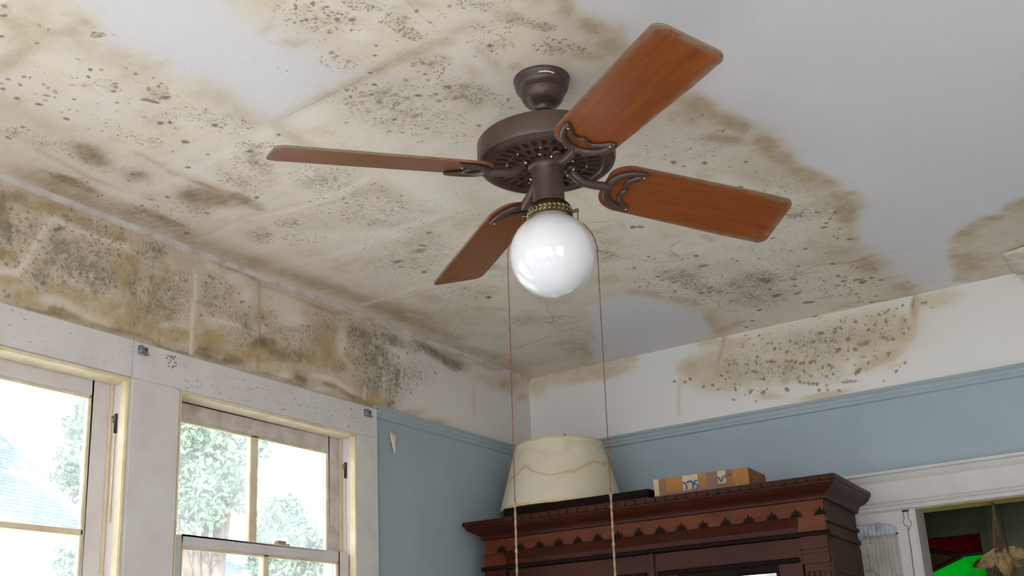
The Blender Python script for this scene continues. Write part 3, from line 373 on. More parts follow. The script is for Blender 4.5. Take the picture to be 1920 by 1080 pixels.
def vnoise(x, y, scale, seed):
    r = np.random.RandomState(seed).rand(256, 256)
    X, Y = x * scale + 31.7, y * scale + 17.3
    xi, yi = np.floor(X).astype(int), np.floor(Y).astype(int)
    fx, fy = X - xi, Y - yi
    fx, fy = fx * fx * (3 - 2 * fx), fy * fy * (3 - 2 * fy)
    g = lambda a, b: r[a % 256, b % 256]
    return (g(xi, yi) * (1 - fx) + g(xi + 1, yi) * fx) * (1 - fy) + (g(xi, yi + 1) * (1 - fx) + g(xi + 1, yi + 1) * fx) * fy
def fbm(x, y, scale, seed):
    return sum(vnoise(x, y, scale * 2 ** i, seed + i) * 0.5 ** i for i in range(4)) / 1.875 - 0.5
def poly_sd(x, y, pts):
    d = np.full(x.shape, 1e9)
    ins = np.zeros(x.shape, bool)
    n = len(pts)
    for i in range(n):
        ax, ay = pts[i]; bx, by = pts[(i + 1) % n]
        ex, ey = bx - ax, by - ay
        t = np.clip(((x - ax) * ex + (y - ay) * ey) / (ex * ex + ey * ey + 1e-12), 0, 1)
        d = np.minimum(d, np.hypot(x - ax - t * ex, y - ay - t * ey))
        c = ((ay > y) != (by > y))
        xx = ax + (y - ay) * ex / (ey if abs(ey) > 1e-12 else 1e-12)
        ins ^= c & (x < xx)
    return np.where(ins, -d, d)
def sstep(a, b, x):
    t = np.clip((x - a) / (b - a), 0, 1)
    return t * t * (3 - 2 * t)

def fields(data, x, y, wmin, jitter=0.03):
    """stain fields on the points (x, y) of a surface"""
    F = {c: np.zeros(x.shape) for c in 'tmbw'}
    wx = x + jitter * fbm(x, y, 9, 5); wy = y + jitter * fbm(x, y, 9, 11)
    for ch, amp, cx, cy, ux, uy, vx, vy in data['E']:
        M = np.array([[ux, vx], [uy, vy]]) / 1000.0
        if abs(np.linalg.det(M)) < 1e-9: continue
        iM = np.linalg.inv(M)
        dx, dy = wx - cx / 1000, wy - cy / 1000
        d2 = (iM[0, 0] * dx + iM[0, 1] * dy) ** 2 + (iM[1, 0] * dx + iM[1, 1] * dy) ** 2
        F[ch] += amp / 100 * np.exp(-1.3 * d2 ** 1.5)
    for row in data['L']:
        ch, amp, w = row[0], row[1] / 100, row[2] / 1000
        if ch not in F: continue
        w = max(w, wmin)
        p = np.array(row[3:]).reshape(-1, 2) / 1000
        d = np.full(x.shape, 1e9)
        for a, b in zip(p[:-1], p[1:]):
            e = b - a
            t = np.clip(((wx - a[0]) * e[0] + (wy - a[1]) * e[1]) / (e @ e + 1e-12), 0, 1)
            d = np.minimum(d, np.hypot(wx - a[0] - t * e[0], wy - a[1] - t * e[1]))
        F[ch] = np.maximum(F[ch], amp * np.exp(-(d / (w * 1.1)) ** 2))
    return F

def set_colors(me, name, cols):
    at = me.attributes.new(name, 'FLOAT_COLOR', 'POINT')
    at.data.foreach_set('color', np.ascontiguousarray(cols, dtype=np.float32).ravel())

RG = random.Random(7)
def marks(data, to3d, eps):
    """small mould colonies and thin streaks as flat pigment patches lying on the surface"""
    V, Fc, C = [], [], []
    def lift():
        return eps * (1 + 0.9 * RG.random())
    def spot(x, y, r, sh, kal=1.0):
        col, al = PIG[sh]
        k = 0.85 + 0.4 * RG.random()
        col = tuple(min(1, c * k) for c in col)
        al = al * kal * (0.70 + 0.30 * RG.random())
        h = lift(); n = 9; b = len(V)
        V.append(to3d(x, y, h)); C.append(col + (al,))
        el = 1 + 0.35 * RG.random(); an = RG.random() * 6.28
        ph = [0.75 + 0.5 * RG.random() for _ in range(n)]
        for ring, a in ((0.55, al * 0.85), (1.15, 0.0)):
            for i in range(n):
                t = 2 * math.pi * i / n
                ex, ey = r * ring * ph[i] * el * math.cos(t), r * ring * ph[i] / el * math.sin(t)
                V.append(to3d(x + ex * math.cos(an) - ey * math.sin(an), y + ex * math.sin(an) + ey * math.cos(an), h))
                C.append(col + (a,))
        for i in range(n):
            j = (i + 1) % n
            Fc.append((b, b + 1 + i, b + 1 + j))
            Fc.append((b + 1 + i, b + 1 + n + i, b + 1 + n + j, b + 1 + j))
    for sh, x, y, r in data['S']:
        spot(x / 1000, y / 1000, max(r / 10000 * 1.15, 0.0022), sh)
    for sh, n, r0, r1, cx, cy, ux, uy, vx, vy in data['K']:
        for _ in range(int(n)):
            a, q = RG.random() * 6.283, RG.random() ** 0.6
            s, t = q * math.cos(a), q * math.sin(a)
            x, y = (cx + ux * s + vx * t) / 1000, (cy + uy * s + vy * t) / 1000
            spot(x, y, (r0 + (r1 - r0) * RG.random() ** 2.2) / 1000, sh, 0.9)
    for row in data['L']:
        ch, amp, w = row[0], row[1] / 100, row[2] / 1000
        if ch in 'tmbw': continue
        p = np.array(row[3:]).reshape(-1, 2) / 1000
        col, al = LPIG[ch]
        al *= amp * 1.1
        Q = []
        for a, b in zip(p[:-1], p[1:]):
            m = max(2, int(np.linalg.norm(b - a) / 0.012))
            Q += [a + (b - a) * i / m for i in range(m)]
        Q.append(p[-1])
        Q = [q + np.array([RG.uniform(-1, 1), RG.uniform(-1, 1)]) * 0.0016 for q in Q]
        h = lift(); b0 = len(V)
        for i, q in enumerate(Q):
            t = Q[min(i + 1, len(Q) - 1)] - Q[max(i - 1, 0)]
            t = t / (np.linalg.norm(t) + 1e-9)
            nn = np.array([-t[1], t[0]]) * w * 0.75 * (0.7 + 0.6 * RG.random())
            fade = (0.55 + 0.45 * RG.random()) * (0.25 if i in (0, len(Q) - 1) else 1)
            for o, a in ((-1, 0), (0, al * fade), (1, 0)):
                r_ = q + nn * o
                V.append(to3d(r_[0], r_[1], h)); C.append(col + (a,))
        for i in range(len(Q) - 1):
            k = b0 + 3 * i
            Fc.append((k, k + 3, k + 4, k + 1)); Fc.append((k + 1, k + 4, k + 5, k + 2))
    return V, Fc, C

def stained_sheet(name, us, vs, to3d, field_fn, data, mats, eps, flip=False, parent=None, extra=None):
    """one mesh: a fine grid carrying the stain fields, plus the pigment patches on it"""
    U, Vv = np.meshgrid(us, vs, indexing='ij')
    st, gr = field_fn(U.ravel(), Vv.ravel())
    nu, nv = len(us), len(vs)
    pts = [to3d(a, b, 0.0) for a, b in zip(U.ravel(), Vv.ravel())]
    idx = np.arange(nu * nv).reshape(nu, nv)
    q = np.stack([idx[:-1, :-1], idx[1:, :-1], idx[1:, 1:], idx[:-1, 1:]], -1).reshape(-1, 4)
    if flip: q = q[:, ::-1]
    V2, F2, C2 = marks(data, to3d, eps)
    n0 = len(pts)
    faces = [tuple(r) for r in q.tolist()] + [tuple((i + n0) for i in f) for f in F2]
    V3, F3 = extra if extra else ([], [])
    n1 = n0 + len(V2)
    faces += [tuple(i + n1 for i in f) for f in F3]
    me = bpy.data.meshes.new(name)
    me.from_pydata(pts + V2 + list(V3), [], faces)
    N = len(me.vertices)
    S = np.zeros((N, 4)); G = np.zeros((N, 4)); P = np.zeros((N, 4))
    S[:n0, :3] = st; G[:n0, :3] = gr
    if extra: G[n1:, 2] = 1.0
    if C2: P[n0:n1] = np.array(C2)
    set_colors(me, 'stain', S); set_colors(me, 'grime', G); set_colors(me, 'pigment', P)
    mi = np.zeros(len(me.polygons), dtype=np.int32)
    mi[len(q):len(q) + len(F2)] = 1
    me.polygons.foreach_set('material_index', mi)
    for m in mats: me.materials.append(m)
    return put(name, me, parent)

M_MARK = marks_material()
M_CEIL = stained('ceiling_plaster', (0.73, 0.72, 0.745, 1), (0.79, 0.71, 0.585, 1), (0.475, 0.375, 0.235, 1), (0.24, 0.205, 0.13, 1),
                 (0.33, 0.24, 0.14, 1), (0.86, 0.81, 0.74, 1), rough=0.42, spec=0.4, bump=0.35, bscale=130)
M_WL = stained('stained_wall_paint', (0.70, 0.665, 0.62, 1), (0.66, 0.56, 0.43, 1), (0.45, 0.32, 0.16, 1), (0.21, 0.20, 0.15, 1),
               (0.19, 0.12, 0.055, 1), (0.78, 0.72, 0.64, 1), rough=0.6, spec=0.25, bump=0.3, mot=0.55, motscale=17.0, low=srgb(160, 174, 182))
M_WB = stained('frieze_wall_paint', (0.72, 0.71, 0.69, 1), (0.64, 0.585, 0.475, 1), (0.46, 0.34, 0.18, 1), (0.27, 0.26, 0.20, 1),
               (0.18, 0.11, 0.05, 1), (0.74, 0.7, 0.64, 1), rough=0.6, spec=0.25, bump=0.2, mot=0.3, motscale=12.0, low=srgb(160, 175, 184))

# ------------------------------------------------------------------ ceiling
def ceiling_fields(x, y):
    polys = {p[0]: np.array(p[1:]).reshape(-1, 2) / 1000 for p in CEIL['P']}
    n = fbm(x, y, 6, 3); n2 = fbm(x, y, 22, 9)
    F = fields(CEIL, x, y, 0.0095)
    wet = np.ones(x.shape)
    fr = np.zeros(x.shape)
    for nm, soft, fw, fa, ja in (('right', 0.045, 0.11, 0.60, 0.10), ('left', 0.075, 0.10, 0.22, 0.10), ('strip', 0.03, 0.07, 0.36, 0.05)):
        sd = poly_sd(x, y, polys[nm].tolist()) + ja * n + 0.03 * n2
        wet *= sstep(-soft, soft, sd)
        fr = np.maximum(fr, fa * np.exp(-(np.maximum(sd, 0) / fw) ** 2) * sstep(-soft * 1.2, soft * 0.6, sd) * (0.75 + 0.9 * (n + 0.2)))
    sd = poly_sd(x, y, polys['stain'].tolist()) + 0.06 * n + 0.03 * n2
    st = sstep(0.035, -0.035, sd)
    wet = np.maximum(wet, st)
    fr = np.maximum(fr, st * (0.50 + 0.30 * np.exp(-(sd / 0.05) ** 2)))
    # off the visible sheet the plaster is plain
    t = np.clip(F['t'] + fr, 0, 1.1) * np.clip(wet + 0.25, 0, 1)
    m = np.clip(F['m'], 0, 1) * wet
    return np.stack([t, m, wet], -1), np.stack([np.clip(F['b'] * 1.2, 0, 1), np.clip(F['w'] * 1.5, 0, 1), 0 * x], -1)
cu = np.concatenate([np.arange(0, 2.62, 0.009), [3.0, 3.8, RX]])
cv = np.concatenate([[RY, -5.0, -4.0], np.arange(-3.4, 0.0001, 0.009), [0.0]])
c3 = lambda x, y, h: (float(x), float(y), H - h)
o = stained_sheet('ceiling', cu, cv, c3, ceiling_fields, CEIL, [M_CEIL, M_MARK], 0.0006, flip=True)
tag(o, 'white plaster ceiling with tan water stains and dark mould', kind='structure')
MB().box(-0.3, RX + 0.3, RY - 0.3, 3.3, H + 0.004, H + 0.16).build('ceiling', paint('roof_deck', (0.3, 0.25, 0.2, 1), (0.35, 0.3, 0.24, 1)))['kind'] = 'structure'

# ------------------------------------------------------------------ walls
M_BLUE = paint('blue_wall_paint', srgb(160, 174, 182), srgb(152, 166, 175), 5, 0.55, 0.3, 0.12, 120)
M_WHITE = paint('old_white_gloss', srgb(214, 209, 208), srgb(205, 199, 197), 9, 0.4, 0.45, 0.12, 60)
M_DIRTY = paint('grimy_white_gloss', srgb(206, 198, 193), srgb(172, 158, 148), 16, 0.45, 0.4, 0.2, 70, lo=0.42, hi=0.72)
M_CREAMW = paint('bare_yellowed_paint', srgb(225, 214, 186), srgb(206, 188, 150), 14, 0.45, 0.4, 0.1, 70)
M_PLAIN = paint('plain_wall_paint', srgb(206, 208, 210), srgb(198, 200, 204), 5, 0.6, 0.3)
M_OUT = paint('outside_boards', srgb(200, 196, 186), srgb(188, 182, 170), 5, 0.7, 0.2)

def left_fields(y, z):
    n = fbm(y, z, 9, 21)
    F = fields(WALL_L, y, z, 0.0065, 0.018)
    edge = sstep(-0.98, -1.20, y + 0.10 * n + 0.12 * (z + 0.2))
    wet = np.clip(edge + 0.35 * np.exp(-((z) / 0.06) ** 2), 0, 1)
    t = np.clip(F['t'] * 1.0 + 0.30 * edge, 0, 1)
    return np.stack([t, np.clip(F['m'] + 0.22 * edge, 0, 1), wet], -1), np.stack([np.clip(F['b'], 0, 1), np.clip(F['w'], 0, 0.9), 0 * y], -1)
ZB = -0.395                    # foot of the frieze band, below the ceiling
lu = np.concatenate([[RY, -4.5], np.arange(-3.4, 0.0001, 0.007), [0.0]])
lv = np.arange(ZB, 0.0001, 0.007); lv[-1] = 0.0
l3 = lambda y, z, h: (float(h), float(y), H + float(z))
T = 0.15
wm = MB()
wm.box(-T, -0.004, RY, 0.0, H + ZB, H)
edges = sorted(WIN)
ys = RY
for (y0, y1, z0, z1) in edges:
    wm.box(-T, 0, ys, y0, 0, H + ZB)
    wm.box(-T, 0, y0, y1, 0, z0)
    if z1 < H + ZB: wm.box(-T, 0, y0, y1, z1, H + ZB)
    ys = y1
wm.box(-T, 0, ys, 0, 0, H + ZB)
o = stained_sheet('wall_left', lu, lv, l3, left_fields, WALL_L, [M_WL, M_MARK], 0.0006, extra=(wm.v, wm.f))
tag(o, 'window wall, mould-stained above and pale blue below', kind='structure')

def back_fields(x, z):
    n = fbm(x, z, 8, 41)
    F = fields(WALL_B, x, z, 0.007, 0.02)
    wet = np.clip(F['t'] * 2.4, 0, 1)
    return np.stack([np.clip(F['t'] * 0.55 + 0.12 * (n > 0.1), 0, 1) * wet, np.clip(F['m'], 0, 1) * 0.9, wet], -1), np.stack([np.clip(F['b'], 0, 1), 0 * x, 0 * x], -1)
bu = np.concatenate([np.arange(0.0, 2.4, 0.007), [3.2, RX]])
b3 = lambda x, z, h: (float(x), -float(h), H + float(z))
DX0, DX1, DZ = 1.703, 2.62, H - 0.848       # the doorway
wm = MB()
wm.box(0, RX, 0.004, 0.12, H + ZB, H)
wm.box(0, DX0, 0, 0.12, 0, H + ZB).box(DX1, RX, 0, 0.12, 0, H + ZB).box(DX0, DX1, 0, 0.12, DZ, H + ZB)
o = stained_sheet('wall_back', bu, lv, b3, back_fields, WALL_B, [M_WB, M_MARK], 0.0006, flip=False, extra=(wm.v, wm.f))
tag(o, 'end wall, mouldy white frieze above pale blue paint', kind='structure')
k = MB(); ys = RY
for a_, b_, c_, d_ in FILL_WIN_R:
    k.box(RX, RX + T, ys, a_, 0, H).box(RX, RX + T, a_, b_, 0, c_).box(RX, RX + T, a_, b_, d_, H); ys = b_
k.box(RX, RX + T, ys, 0.12, 0, H)
k.build('wall_right', M_PLAIN)['kind'] = 'structure'
k = MB(); xs_ = -T
for a_, b_, c_, d_ in FILL_WIN_F:
    k.box(xs_, a_, RY - T, RY, 0, H).box(a_, b_, RY - T, RY, 0, c_).box(a_, b_, RY - T, RY, d_, H); xs_ = b_
k.box(xs_, RX + T, RY - T, RY, 0, H)
k.build('wall_front', M_PLAIN)['kind'] = 'structure'
M_FLOOR = paint('pale_carpet', srgb(200, 194, 188), srgb(188, 182, 176), 3, 0.9, 0.1)
MB().box(-T, RX + T, RY - T, 3.2, -0.06, 0).build('floor', M_FLOOR)['kind'] = 'structure'

# white quarter-round between window wall and ceiling
cove = [(0, H), (0.013, H), (0.0125, H - 0.006), (0.009, H - 0.0125), (0.004, H - 0.016), (0, H - 0.0165)]
k = MB(); k.prism(cove, RY, -0.0, 'y')
tag(k.build('trim_1', M_DIRTY, smooth=40), 'narrow white quarter-round along the ceiling edge', kind='structure')
# blue picture rail, both walls
def rail_profile(z):
    return [(0, z), (0.012, z), (0.021, z - 0.004), (0.021, z - 0.011), (0.014, z - 0.017), (0.012, z - 0.030), (0.009, z - 0.033), (0.009, z - 0.046), (0, z - 0.05)]
k = MB(); k.prism(rail_profile(H - 0.357), -1.187, 0, 'y')
tag(k.build('trim_2', M_BLUE, smooth=30), 'blue picture rail beside the window', kind='structure')
k = MB(); k.prism([(-a, b) for a, b in rail_profile(H - 0.357)], 0.0, RX, 'x')
tag(k.build('trim_3', M_BLUE, smooth=30), 'blue picture rail on the end wall', kind='structure')

# ------------------------------------------------------------------ windows
HT = H - 0.492                 # head of both openings
k = MB()
k.box(0, 0.022, -3.36, -2.335, HT, H - 0.376)
k.box(0, 0.0215, -2.333, -1.187, HT - 0.002, H - 0.377)
k.box(0, 0.021, -2.33, -2.15, 0.9, HT)
k.box(0, 0.021, -1.310, -1.187, 0.9, HT)
k.box(0, 0.021, -3.36, -3.19, 0.9, HT)
tag(k.build('trim_4', M_WHITE, bevel=0.002), 'white painted window casing boards', kind='structure')
def glass_material():
    k = NT('dusty_window_glass')
    tr = k.n('ShaderNodeBsdfTransparent'); gl = k.n('ShaderNodeBsdfGlossy'); tl = k.n('ShaderNodeBsdfTranslucent')
    gl.inputs['Roughness'].default_value = 0.03
    m1, m2 = k.n('ShaderNodeMixShader'), k.n('ShaderNodeMixShader')
    dust = k.rng(k.noise(4, 6, 0.6), 0.35, 0.7, 0.05, 0.20)
    k.lk(dust, m1.inputs[0]); k.lk(tr.outputs[0], m1.inputs[1]); k.lk(tl.outputs[0], m1.inputs[2])
    m2.inputs[0].default_value = 0.05
    k.lk(m1.outputs[0], m2.inputs[1]); k.lk(gl.outputs[0], m2.inputs[2])
    k.lk(m2.outputs[0], k.t.nodes['Material Output'].inputs[0])
    return k.m
M_GLASS = glass_material()
M_BLACK = paint('black_iron', (0.012, 0.011, 0.010, 1), (0.03, 0.026, 0.022, 1), 20, 0.5)
def sash(root, x0, x1, y0, y1, z0, z1, st, top, bot, vbars=(), hbars=(), mat=None, name='sash'):
    """frame with glazing bars; panes are its children"""
    k = MB()
    k.box(x0, x1, y0, y0 + st, z0, z1).box(x0, x1, y1 - st, y1, z0, z1)
    k.box(x0, x1, y0 + st, y1 - st, z1 - top, z1).box(x0, x1, y0 + st, y1 - st, z0, z0 + bot)
    s = k.build(name, mat or M_DIRTY, root, bevel=0.003)
    b = MB()
    xm = (x0 + x1) / 2
    for yc, w in vbars: b.box(x0 + 0.004, x1 - 0.004, yc - w / 2, yc + w / 2, z0 + bot, z1 - top)
    for zc, w in hbars: b.box(x0 + 0.004, x1 - 0.004, y0 + st, y1 - st, zc - w / 2, zc + w / 2)
    # putty fillets round the glass
    for ya, yb in ((y0 + st, y0 + st + 0.009), (y1 - st - 0.009, y1 - st)): b.box(x1 - 0.014, x1 - 0.004, ya, yb, z0 + bot, z1 - top)
    b.box(x1 - 0.014, x1 - 0.004, y0 + st, y1 - st, z1 - top - 0.008, z1 - top)
    b.build('glazing_bar', M_CREAMW, s, bevel=0.002)
    cy = [y0 + st] + [v[0] for v in vbars] + [y1 - st]
    cz = [z0 + bot] + [v[0] for v in hbars] + [z1 - top]
    for a, c in zip(cy[:-1], cy[1:]):
        for e, g in zip(cz[:-1], cz[1:]):
            MB().box(xm - 0.0015, xm + 0.0015, a, c, e, g).build('pane', M_GLASS, s)
    return s
def window(name, y0, y1, label):
    r = empty(name, (0, 0, 0), label=label, kind='structure')
    zb = 1.0
    k = MB()
    k.box(-T, 0.0195, y0 - 0.018, y0, zb, HT).box(-T, 0.0195, y1, y1 + 0.018, zb, HT)
    k.box(-T, 0.0185, y0, y1, HT, HT + 0.018).box(-T, 0.05, y0, y1, zb - 0.02, zb)
    k.build('jamb', M_WHITE, r)
    k = MB()
    for a, c in ((y0, y0 + 0.012), (y1 - 0.012, y1)):
        k.box(-0.012, 0.019, a, c, zb, HT)
        k.box(-0.062, -0.054, a, c, zb, HT)
    k.box(-0.055, 0.020, y0, y1, HT - 0.012, HT)
    k.build('stop_bead', M_CREAMW, r, bevel=0.003)
    k = MB()
    k.box(-0.044, -0.032, y1 - 0.0035, y1 + 0.001, H - 0.655, H - 0.595)
    p = k.build('pulley', M_BLACK, r)
    MB().tube([(-0.038, y1 - 0.004, H - 0.655), (-0.038, y1 - 0.004, H - 0.68), (-0.038, y1 - 0.004, H - 0.92)], 0.0028, 6).build('sash_cord', M_CREAMW, r)
    k = MB(); k.lathe([(0.0, -0.003), (0.012, -0.003), (0.010, 0.0), (0.012, 0.003), (0.0, 0.003)], 16)
    w = k.build('pulley_wheel', paint('worn_steel', (0.35, 0.33, 0.3, 1), (0.2, 0.19, 0.17, 1), 30, 0.35, metal=0.9), p, smooth=40)
    w.location = (-0.038, y1 - 0.003, H - 0.612); w.rotation_euler = (0, math.pi / 2, 0)
    return r
w1 = window('window_1', -3.19, -2.335, 'large white sash window at the left edge')
sash(w1, -0.092, -0.058, -3.18, -2.345, H - 1.36, HT - 0.002, 0.062, 0.056, 0.04, (), [(H - 0.952, 0.017)], M_WHITE, 'upper_sash')
sash(w1, -0.052, -0.018, -3.18, -2.345, 1.0, H - 1.33, 0.06, 0.05, 0.07, (), [], M_WHITE, 'lower_sash')
w2 = window('window_2', -2.150, -1.303, 'white two-over-two sash window beside the blue wall')
sash(w2, -0.092, -0.060, -2.142, -1.310, H - 0.965, HT - 0.010, 0.062, 0.058, 0.03, [(-1.745, 0.036)], [], M_DIRTY, 'upper_sash')
ls = sash(w2, -0.052, -0.018, -2.142, -1.308, 1.0, H - 0.936, 0.056, 0.034, 0.07, [(-1.722, 0.026)], [], M_WHITE, 'lower_sash')
k = MB(); k.box(-0.075, -0.02, -1.668, -1.612, H - 0.936, H - 0.927).box(-0.05, -0.03, -1.66, -1.62, H - 0.927, H - 0.916)
k.build('sash_lock', paint('tan_painted_iron', srgb(196, 170, 136), srgb(160, 130, 100), 40, 0.5), ls, bevel=0.002)

# small grey brackets nailed to the casing
M_GALV = paint('dull_galvanised', srgb(150, 158, 168), srgb(90, 94, 102), 60, 0.45, 0.5, metal=0.35)
def curtain_bracket(y, z, s, label):
    r = empty('curtain_bracket', (0.022, y, z), label=label, cat='bracket', group='curtain rod brackets on the window casing')
    k = MB(); k.box(0, 0.0025, -0.022 * s, 0.022 * s, -0.013, 0.014)
    k.build('back_plate', M_GALV, r, bevel=0.001)
    k = MB(); k.box(0.0025, 0.020, -0.020 * s, -0.0175 * s, -0.010, 0.012).box(0.0025, 0.014, -0.02 * s, 0.018 * s, -0.013, -0.0105)
    k.build('hook_arm', M_GALV, r, bevel=0.0008)
    k = MB()
    for dy in (-0.008, 0.010): k.ball((0.003, dy * s, 0.004), 0.0028, 8, 4)
    k.build('nail', M_BLACK, r, smooth=60)
    return r
curtain_bracket(-2.300, H - 0.402, 0.85, 'grey metal bracket on casing above post between the two windows')
curtain_bracket(-1.245, H - 0.404, 1.0, 'flat grey metal bracket at right end of window casing by blue wall')
# old fixing scar: two rusty staples left in the casing
stp = empty('rusty_staples', (0.022, -2.195, H - 0.405), label='cluster of dark rusty staples left in window casing right of the left bracket', cat='staples')
RG2 = random.Random(3)
for i in range(14):
    y, z = RG2.uniform(-0.022, 0.026), RG2.uniform(-0.022, 0.016)
    a = RG2.uniform(0, 6.28); l = RG2.uniform(0.004, 0.011)
    k = MB(); k.tube([(0.0003, y, z), (0.0008, y + l * math.cos(a), z + l * math.sin(a))], 0.0011, 5)
    k.build('staple', M_BLACK, stp)
# scuffs on the casing boards
def scuffs(name, n, y0, y1, z0, z1, seed):
    r = random.Random(seed); k = MB()
    for i in range(n):
        y, z = r.uniform(y0, y1), r.uniform(z0, z1)
        l = r.uniform(0.002, 0.012); 
        k.box(0.0216, 0.0222, y, y + l, z, z + r.uniform(0.0007, 0.0018))
    return k
k = scuffs('', 95, -2.15, -1.25, H - 0.485, H - 0.40, 4)
k.add(scuffs('', 40, -2.9, -2.35, H - 0.48, H - 0.385, 5).v, scuffs('', 40, -2.9, -2.35, H - 0.48, H - 0.385, 5).f)
tag(k.build('trim_5', paint('old_scuff', srgb(128, 112, 98), srgb(150, 136, 122), 30, 0.8)), 'dark scuffs on the window casing', kind='structure')

# torn paint curling off the blue wall
def flap(name, pts, mat, thick, label, cat, curl):
    """a curled sheet: rows of 3D points, given real thickness"""
    n, m = len(pts), len(pts[0])
    v = [p for row in pts for p in row]
    f = [(i * m + j, i * m + j + 1, (i + 1) * m + j + 1, (i + 1) * m + j) for i in range(n - 1) for j in range(m - 1)]
    k = MB(); k.add(v, f)
    o = k.build(name, mat, smooth=60)
    md = o.modifiers.new('thickness', 'SOLIDIFY'); md.thickness = thick; md.offset = 0
    return tag(o, label, cat)
M_PAPER = paint('paper_underside', srgb(224, 218, 204), srgb(206, 196, 176), 30, 0.7, 0.2)
rows = []
for i in range(6):
    u = i / 5
    rows.append([(0.001 + 0.020 * u * (1 - 0.4 * v) + 0.004 * math.sin(3 * v), -1.090 + 0.055 * v * (1 - 0.75 * u) + 0.006 * u, H - 0.440 - 0.10 * u - 0.012 * v + 0.03 * u * v) for v in [j / 5 for j in range(6)]])
flap('torn_paint_flap', rows, M_PAPER, 0.0012, 'small torn flap of paint curling off blue wall beside window', 'paint flap', 1)

# ------------------------------------------------------------------ doorway
M_DOORW = paint('shaded_white_gloss', srgb(200, 197, 195), srgb(190, 187, 186), 9, 0.45, 0.4, 0.12, 60)  # white gloss darkened to stand in for weaker light away from the windows
d1 = empty('door_1', (0, 0, 0), label='doorway with white moulded head and casing', kind='structure')
zt = H - 0.694
k = MB(); k.prism([(0, zt), (-0.046, zt), (-0.046, zt - 0.010), (-0.036, zt - 0.016), (-0.034, zt - 0.022), (-0.026, zt - 0.036), (-0.022, zt - 0.040), (0, zt - 0.040)], 1.40, 2.80, 'x')
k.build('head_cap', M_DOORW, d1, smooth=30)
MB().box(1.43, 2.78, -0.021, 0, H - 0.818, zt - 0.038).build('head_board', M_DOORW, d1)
zb_ = H - 0.814
k = MB(); k.prism([(0, zb_), (-0.030, zb_), (-0.036, zb_ - 0.006), (-0.034, zb_ - 0.012), (-0.027, zb_ - 0.016), (-0.030, zb_ - 0.022), (-0.028, zb_ - 0.029), (-0.022, zb_ - 0.034), (0, zb_ - 0.034)], 1.42, 2.79, 'x')
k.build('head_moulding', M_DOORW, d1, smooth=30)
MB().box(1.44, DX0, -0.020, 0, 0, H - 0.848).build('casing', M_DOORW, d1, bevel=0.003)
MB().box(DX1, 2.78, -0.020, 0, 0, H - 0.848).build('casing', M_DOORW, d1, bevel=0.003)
M_HEADIN = paint('tan_varnished_head', srgb(206, 178, 124), srgb(186, 158, 106), 8, 0.5)
k = MB(); k.box(DX0, DX1, 0.0, 0.135, H - 0.850, H - 0.846)
k.build('head_lining', M_HEADIN, d1)
k = MB(); k.box(DX0 - 0.002, DX0 + 0.004, -0.02, 0.13, 0, H - 0.848).box(DX1 - 0.004, DX1 + 0.002, -0.02, 0.13, 0, H - 0.848)
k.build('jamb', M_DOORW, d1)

# hall behind the doorway, dark green woodwork with a leaded coloured window
M_GREEN = paint('dark_green_gloss', srgb(92, 96, 62), srgb(80, 84, 54), 5, 0.4, 0.4, 0.08, 40)
HY = 1.20
k = MB()
GX0, GX1, GZ0, GZ1 = 0.98, 1.735, H - 1.75, H - 0.836
k.box(0.6, GX0, HY, HY + 0.1, 0, H).box(GX1, 3.4, HY, HY + 0.1, 0, H).box(GX0, GX1, HY, HY + 0.1, GZ1, H).box(GX0, GX1, HY, HY + 0.1, 0, GZ0)
k.box(0.5, 0.6, 0.12, HY + 0.1, 0, H).box(3.4, 3.5, 0.12, HY + 0.1, 0, H)
tag(k.build('wall_hall', M_GREEN), 'dark green panelled wall seen through the doorway', kind='structure')
k = MB()
k.box(0.9, 1.85, HY - 0.016, HY, H - 0.76, H - 0.74).box(0.9, 1.85, HY - 0.022, HY, H - 0.71, H - 0.62)
k.box(1.766, 1.838, HY - 0.03, HY, 0, H - 0.70).box(1.858, 3.3, HY - 0.02, HY, 0, H - 0.70)
tag(k.build('trim_6', M_GREEN, bevel=0.003), 'dark green mouldings and post in the hall', kind='structure')
w3 = empty('window_3', (0, 0, 0), label='leaded coloured glass window in dark green frame through doorway', kind='structure')
k = MB()
k.box(GX0, GX1, HY - 0.014, HY + 0.03, GZ1 - 0.004, GZ1 + 0.034).box(GX1 - 0.006, GX1 + 0.03, HY - 0.014, HY + 0.03, GZ0, GZ1).box(GX0 - 0.02, GX0 + 0.02, HY - 0.014, HY + 0.03, GZ0, GZ1).box(GX0, GX1, HY - 0.014, HY + 0.03, GZ0 - 0.03, GZ0)
k.build('frame', M_GREEN, w3, bevel=0.003)
def stained_glass(name, col, tr=0.85):
    k = NT(name)
    a, b, m = k.n('ShaderNodeBsdfTranslucent'), k.n('ShaderNodeBsdfTransparent'), k.n('ShaderNodeMixShader')
    c = k.mix(k.rng(k.noise(30, 5), 0.3, 0.7), col, tuple(x * 0.8 for x in col[:3]) + (1,))
    k.lk(c, a.inputs[0]); k.lk(c, b.inputs[0])
    m.inputs[0].default_value = tr
    k.lk(b.outputs[0], m.inputs[1]); k.lk(a.outputs[0], m.inputs[2])
    k.lk(m.outputs[0], k.t.nodes['Material Output'].inputs[0])
    return k.m
zz = lambda d: H + d
def pane(pts, mat, y=HY + 0.012):
    MB().prism([(x, zz(z)) for x, z in pts], y, y + 0.004, 'y').build('pane', mat, w3)
pane([(GX0, -0.84), (1.729, -0.84), (1.727, -0.924), (1.626, -0.936), (1.3, -0.858), (GX0, -0.84)][:5], stained_glass('red_glass', (0.105, 0.022, 0.022, 1)))
pane([(GX0, -0.85), (1.3, -0.85), (1.622, -0.934), (1.459, -0.992), (1.2, -1.13), (GX0, -1.31)], stained_glass('tan_glass', (0.075, 0.058, 0.030, 1)), HY + 0.017)
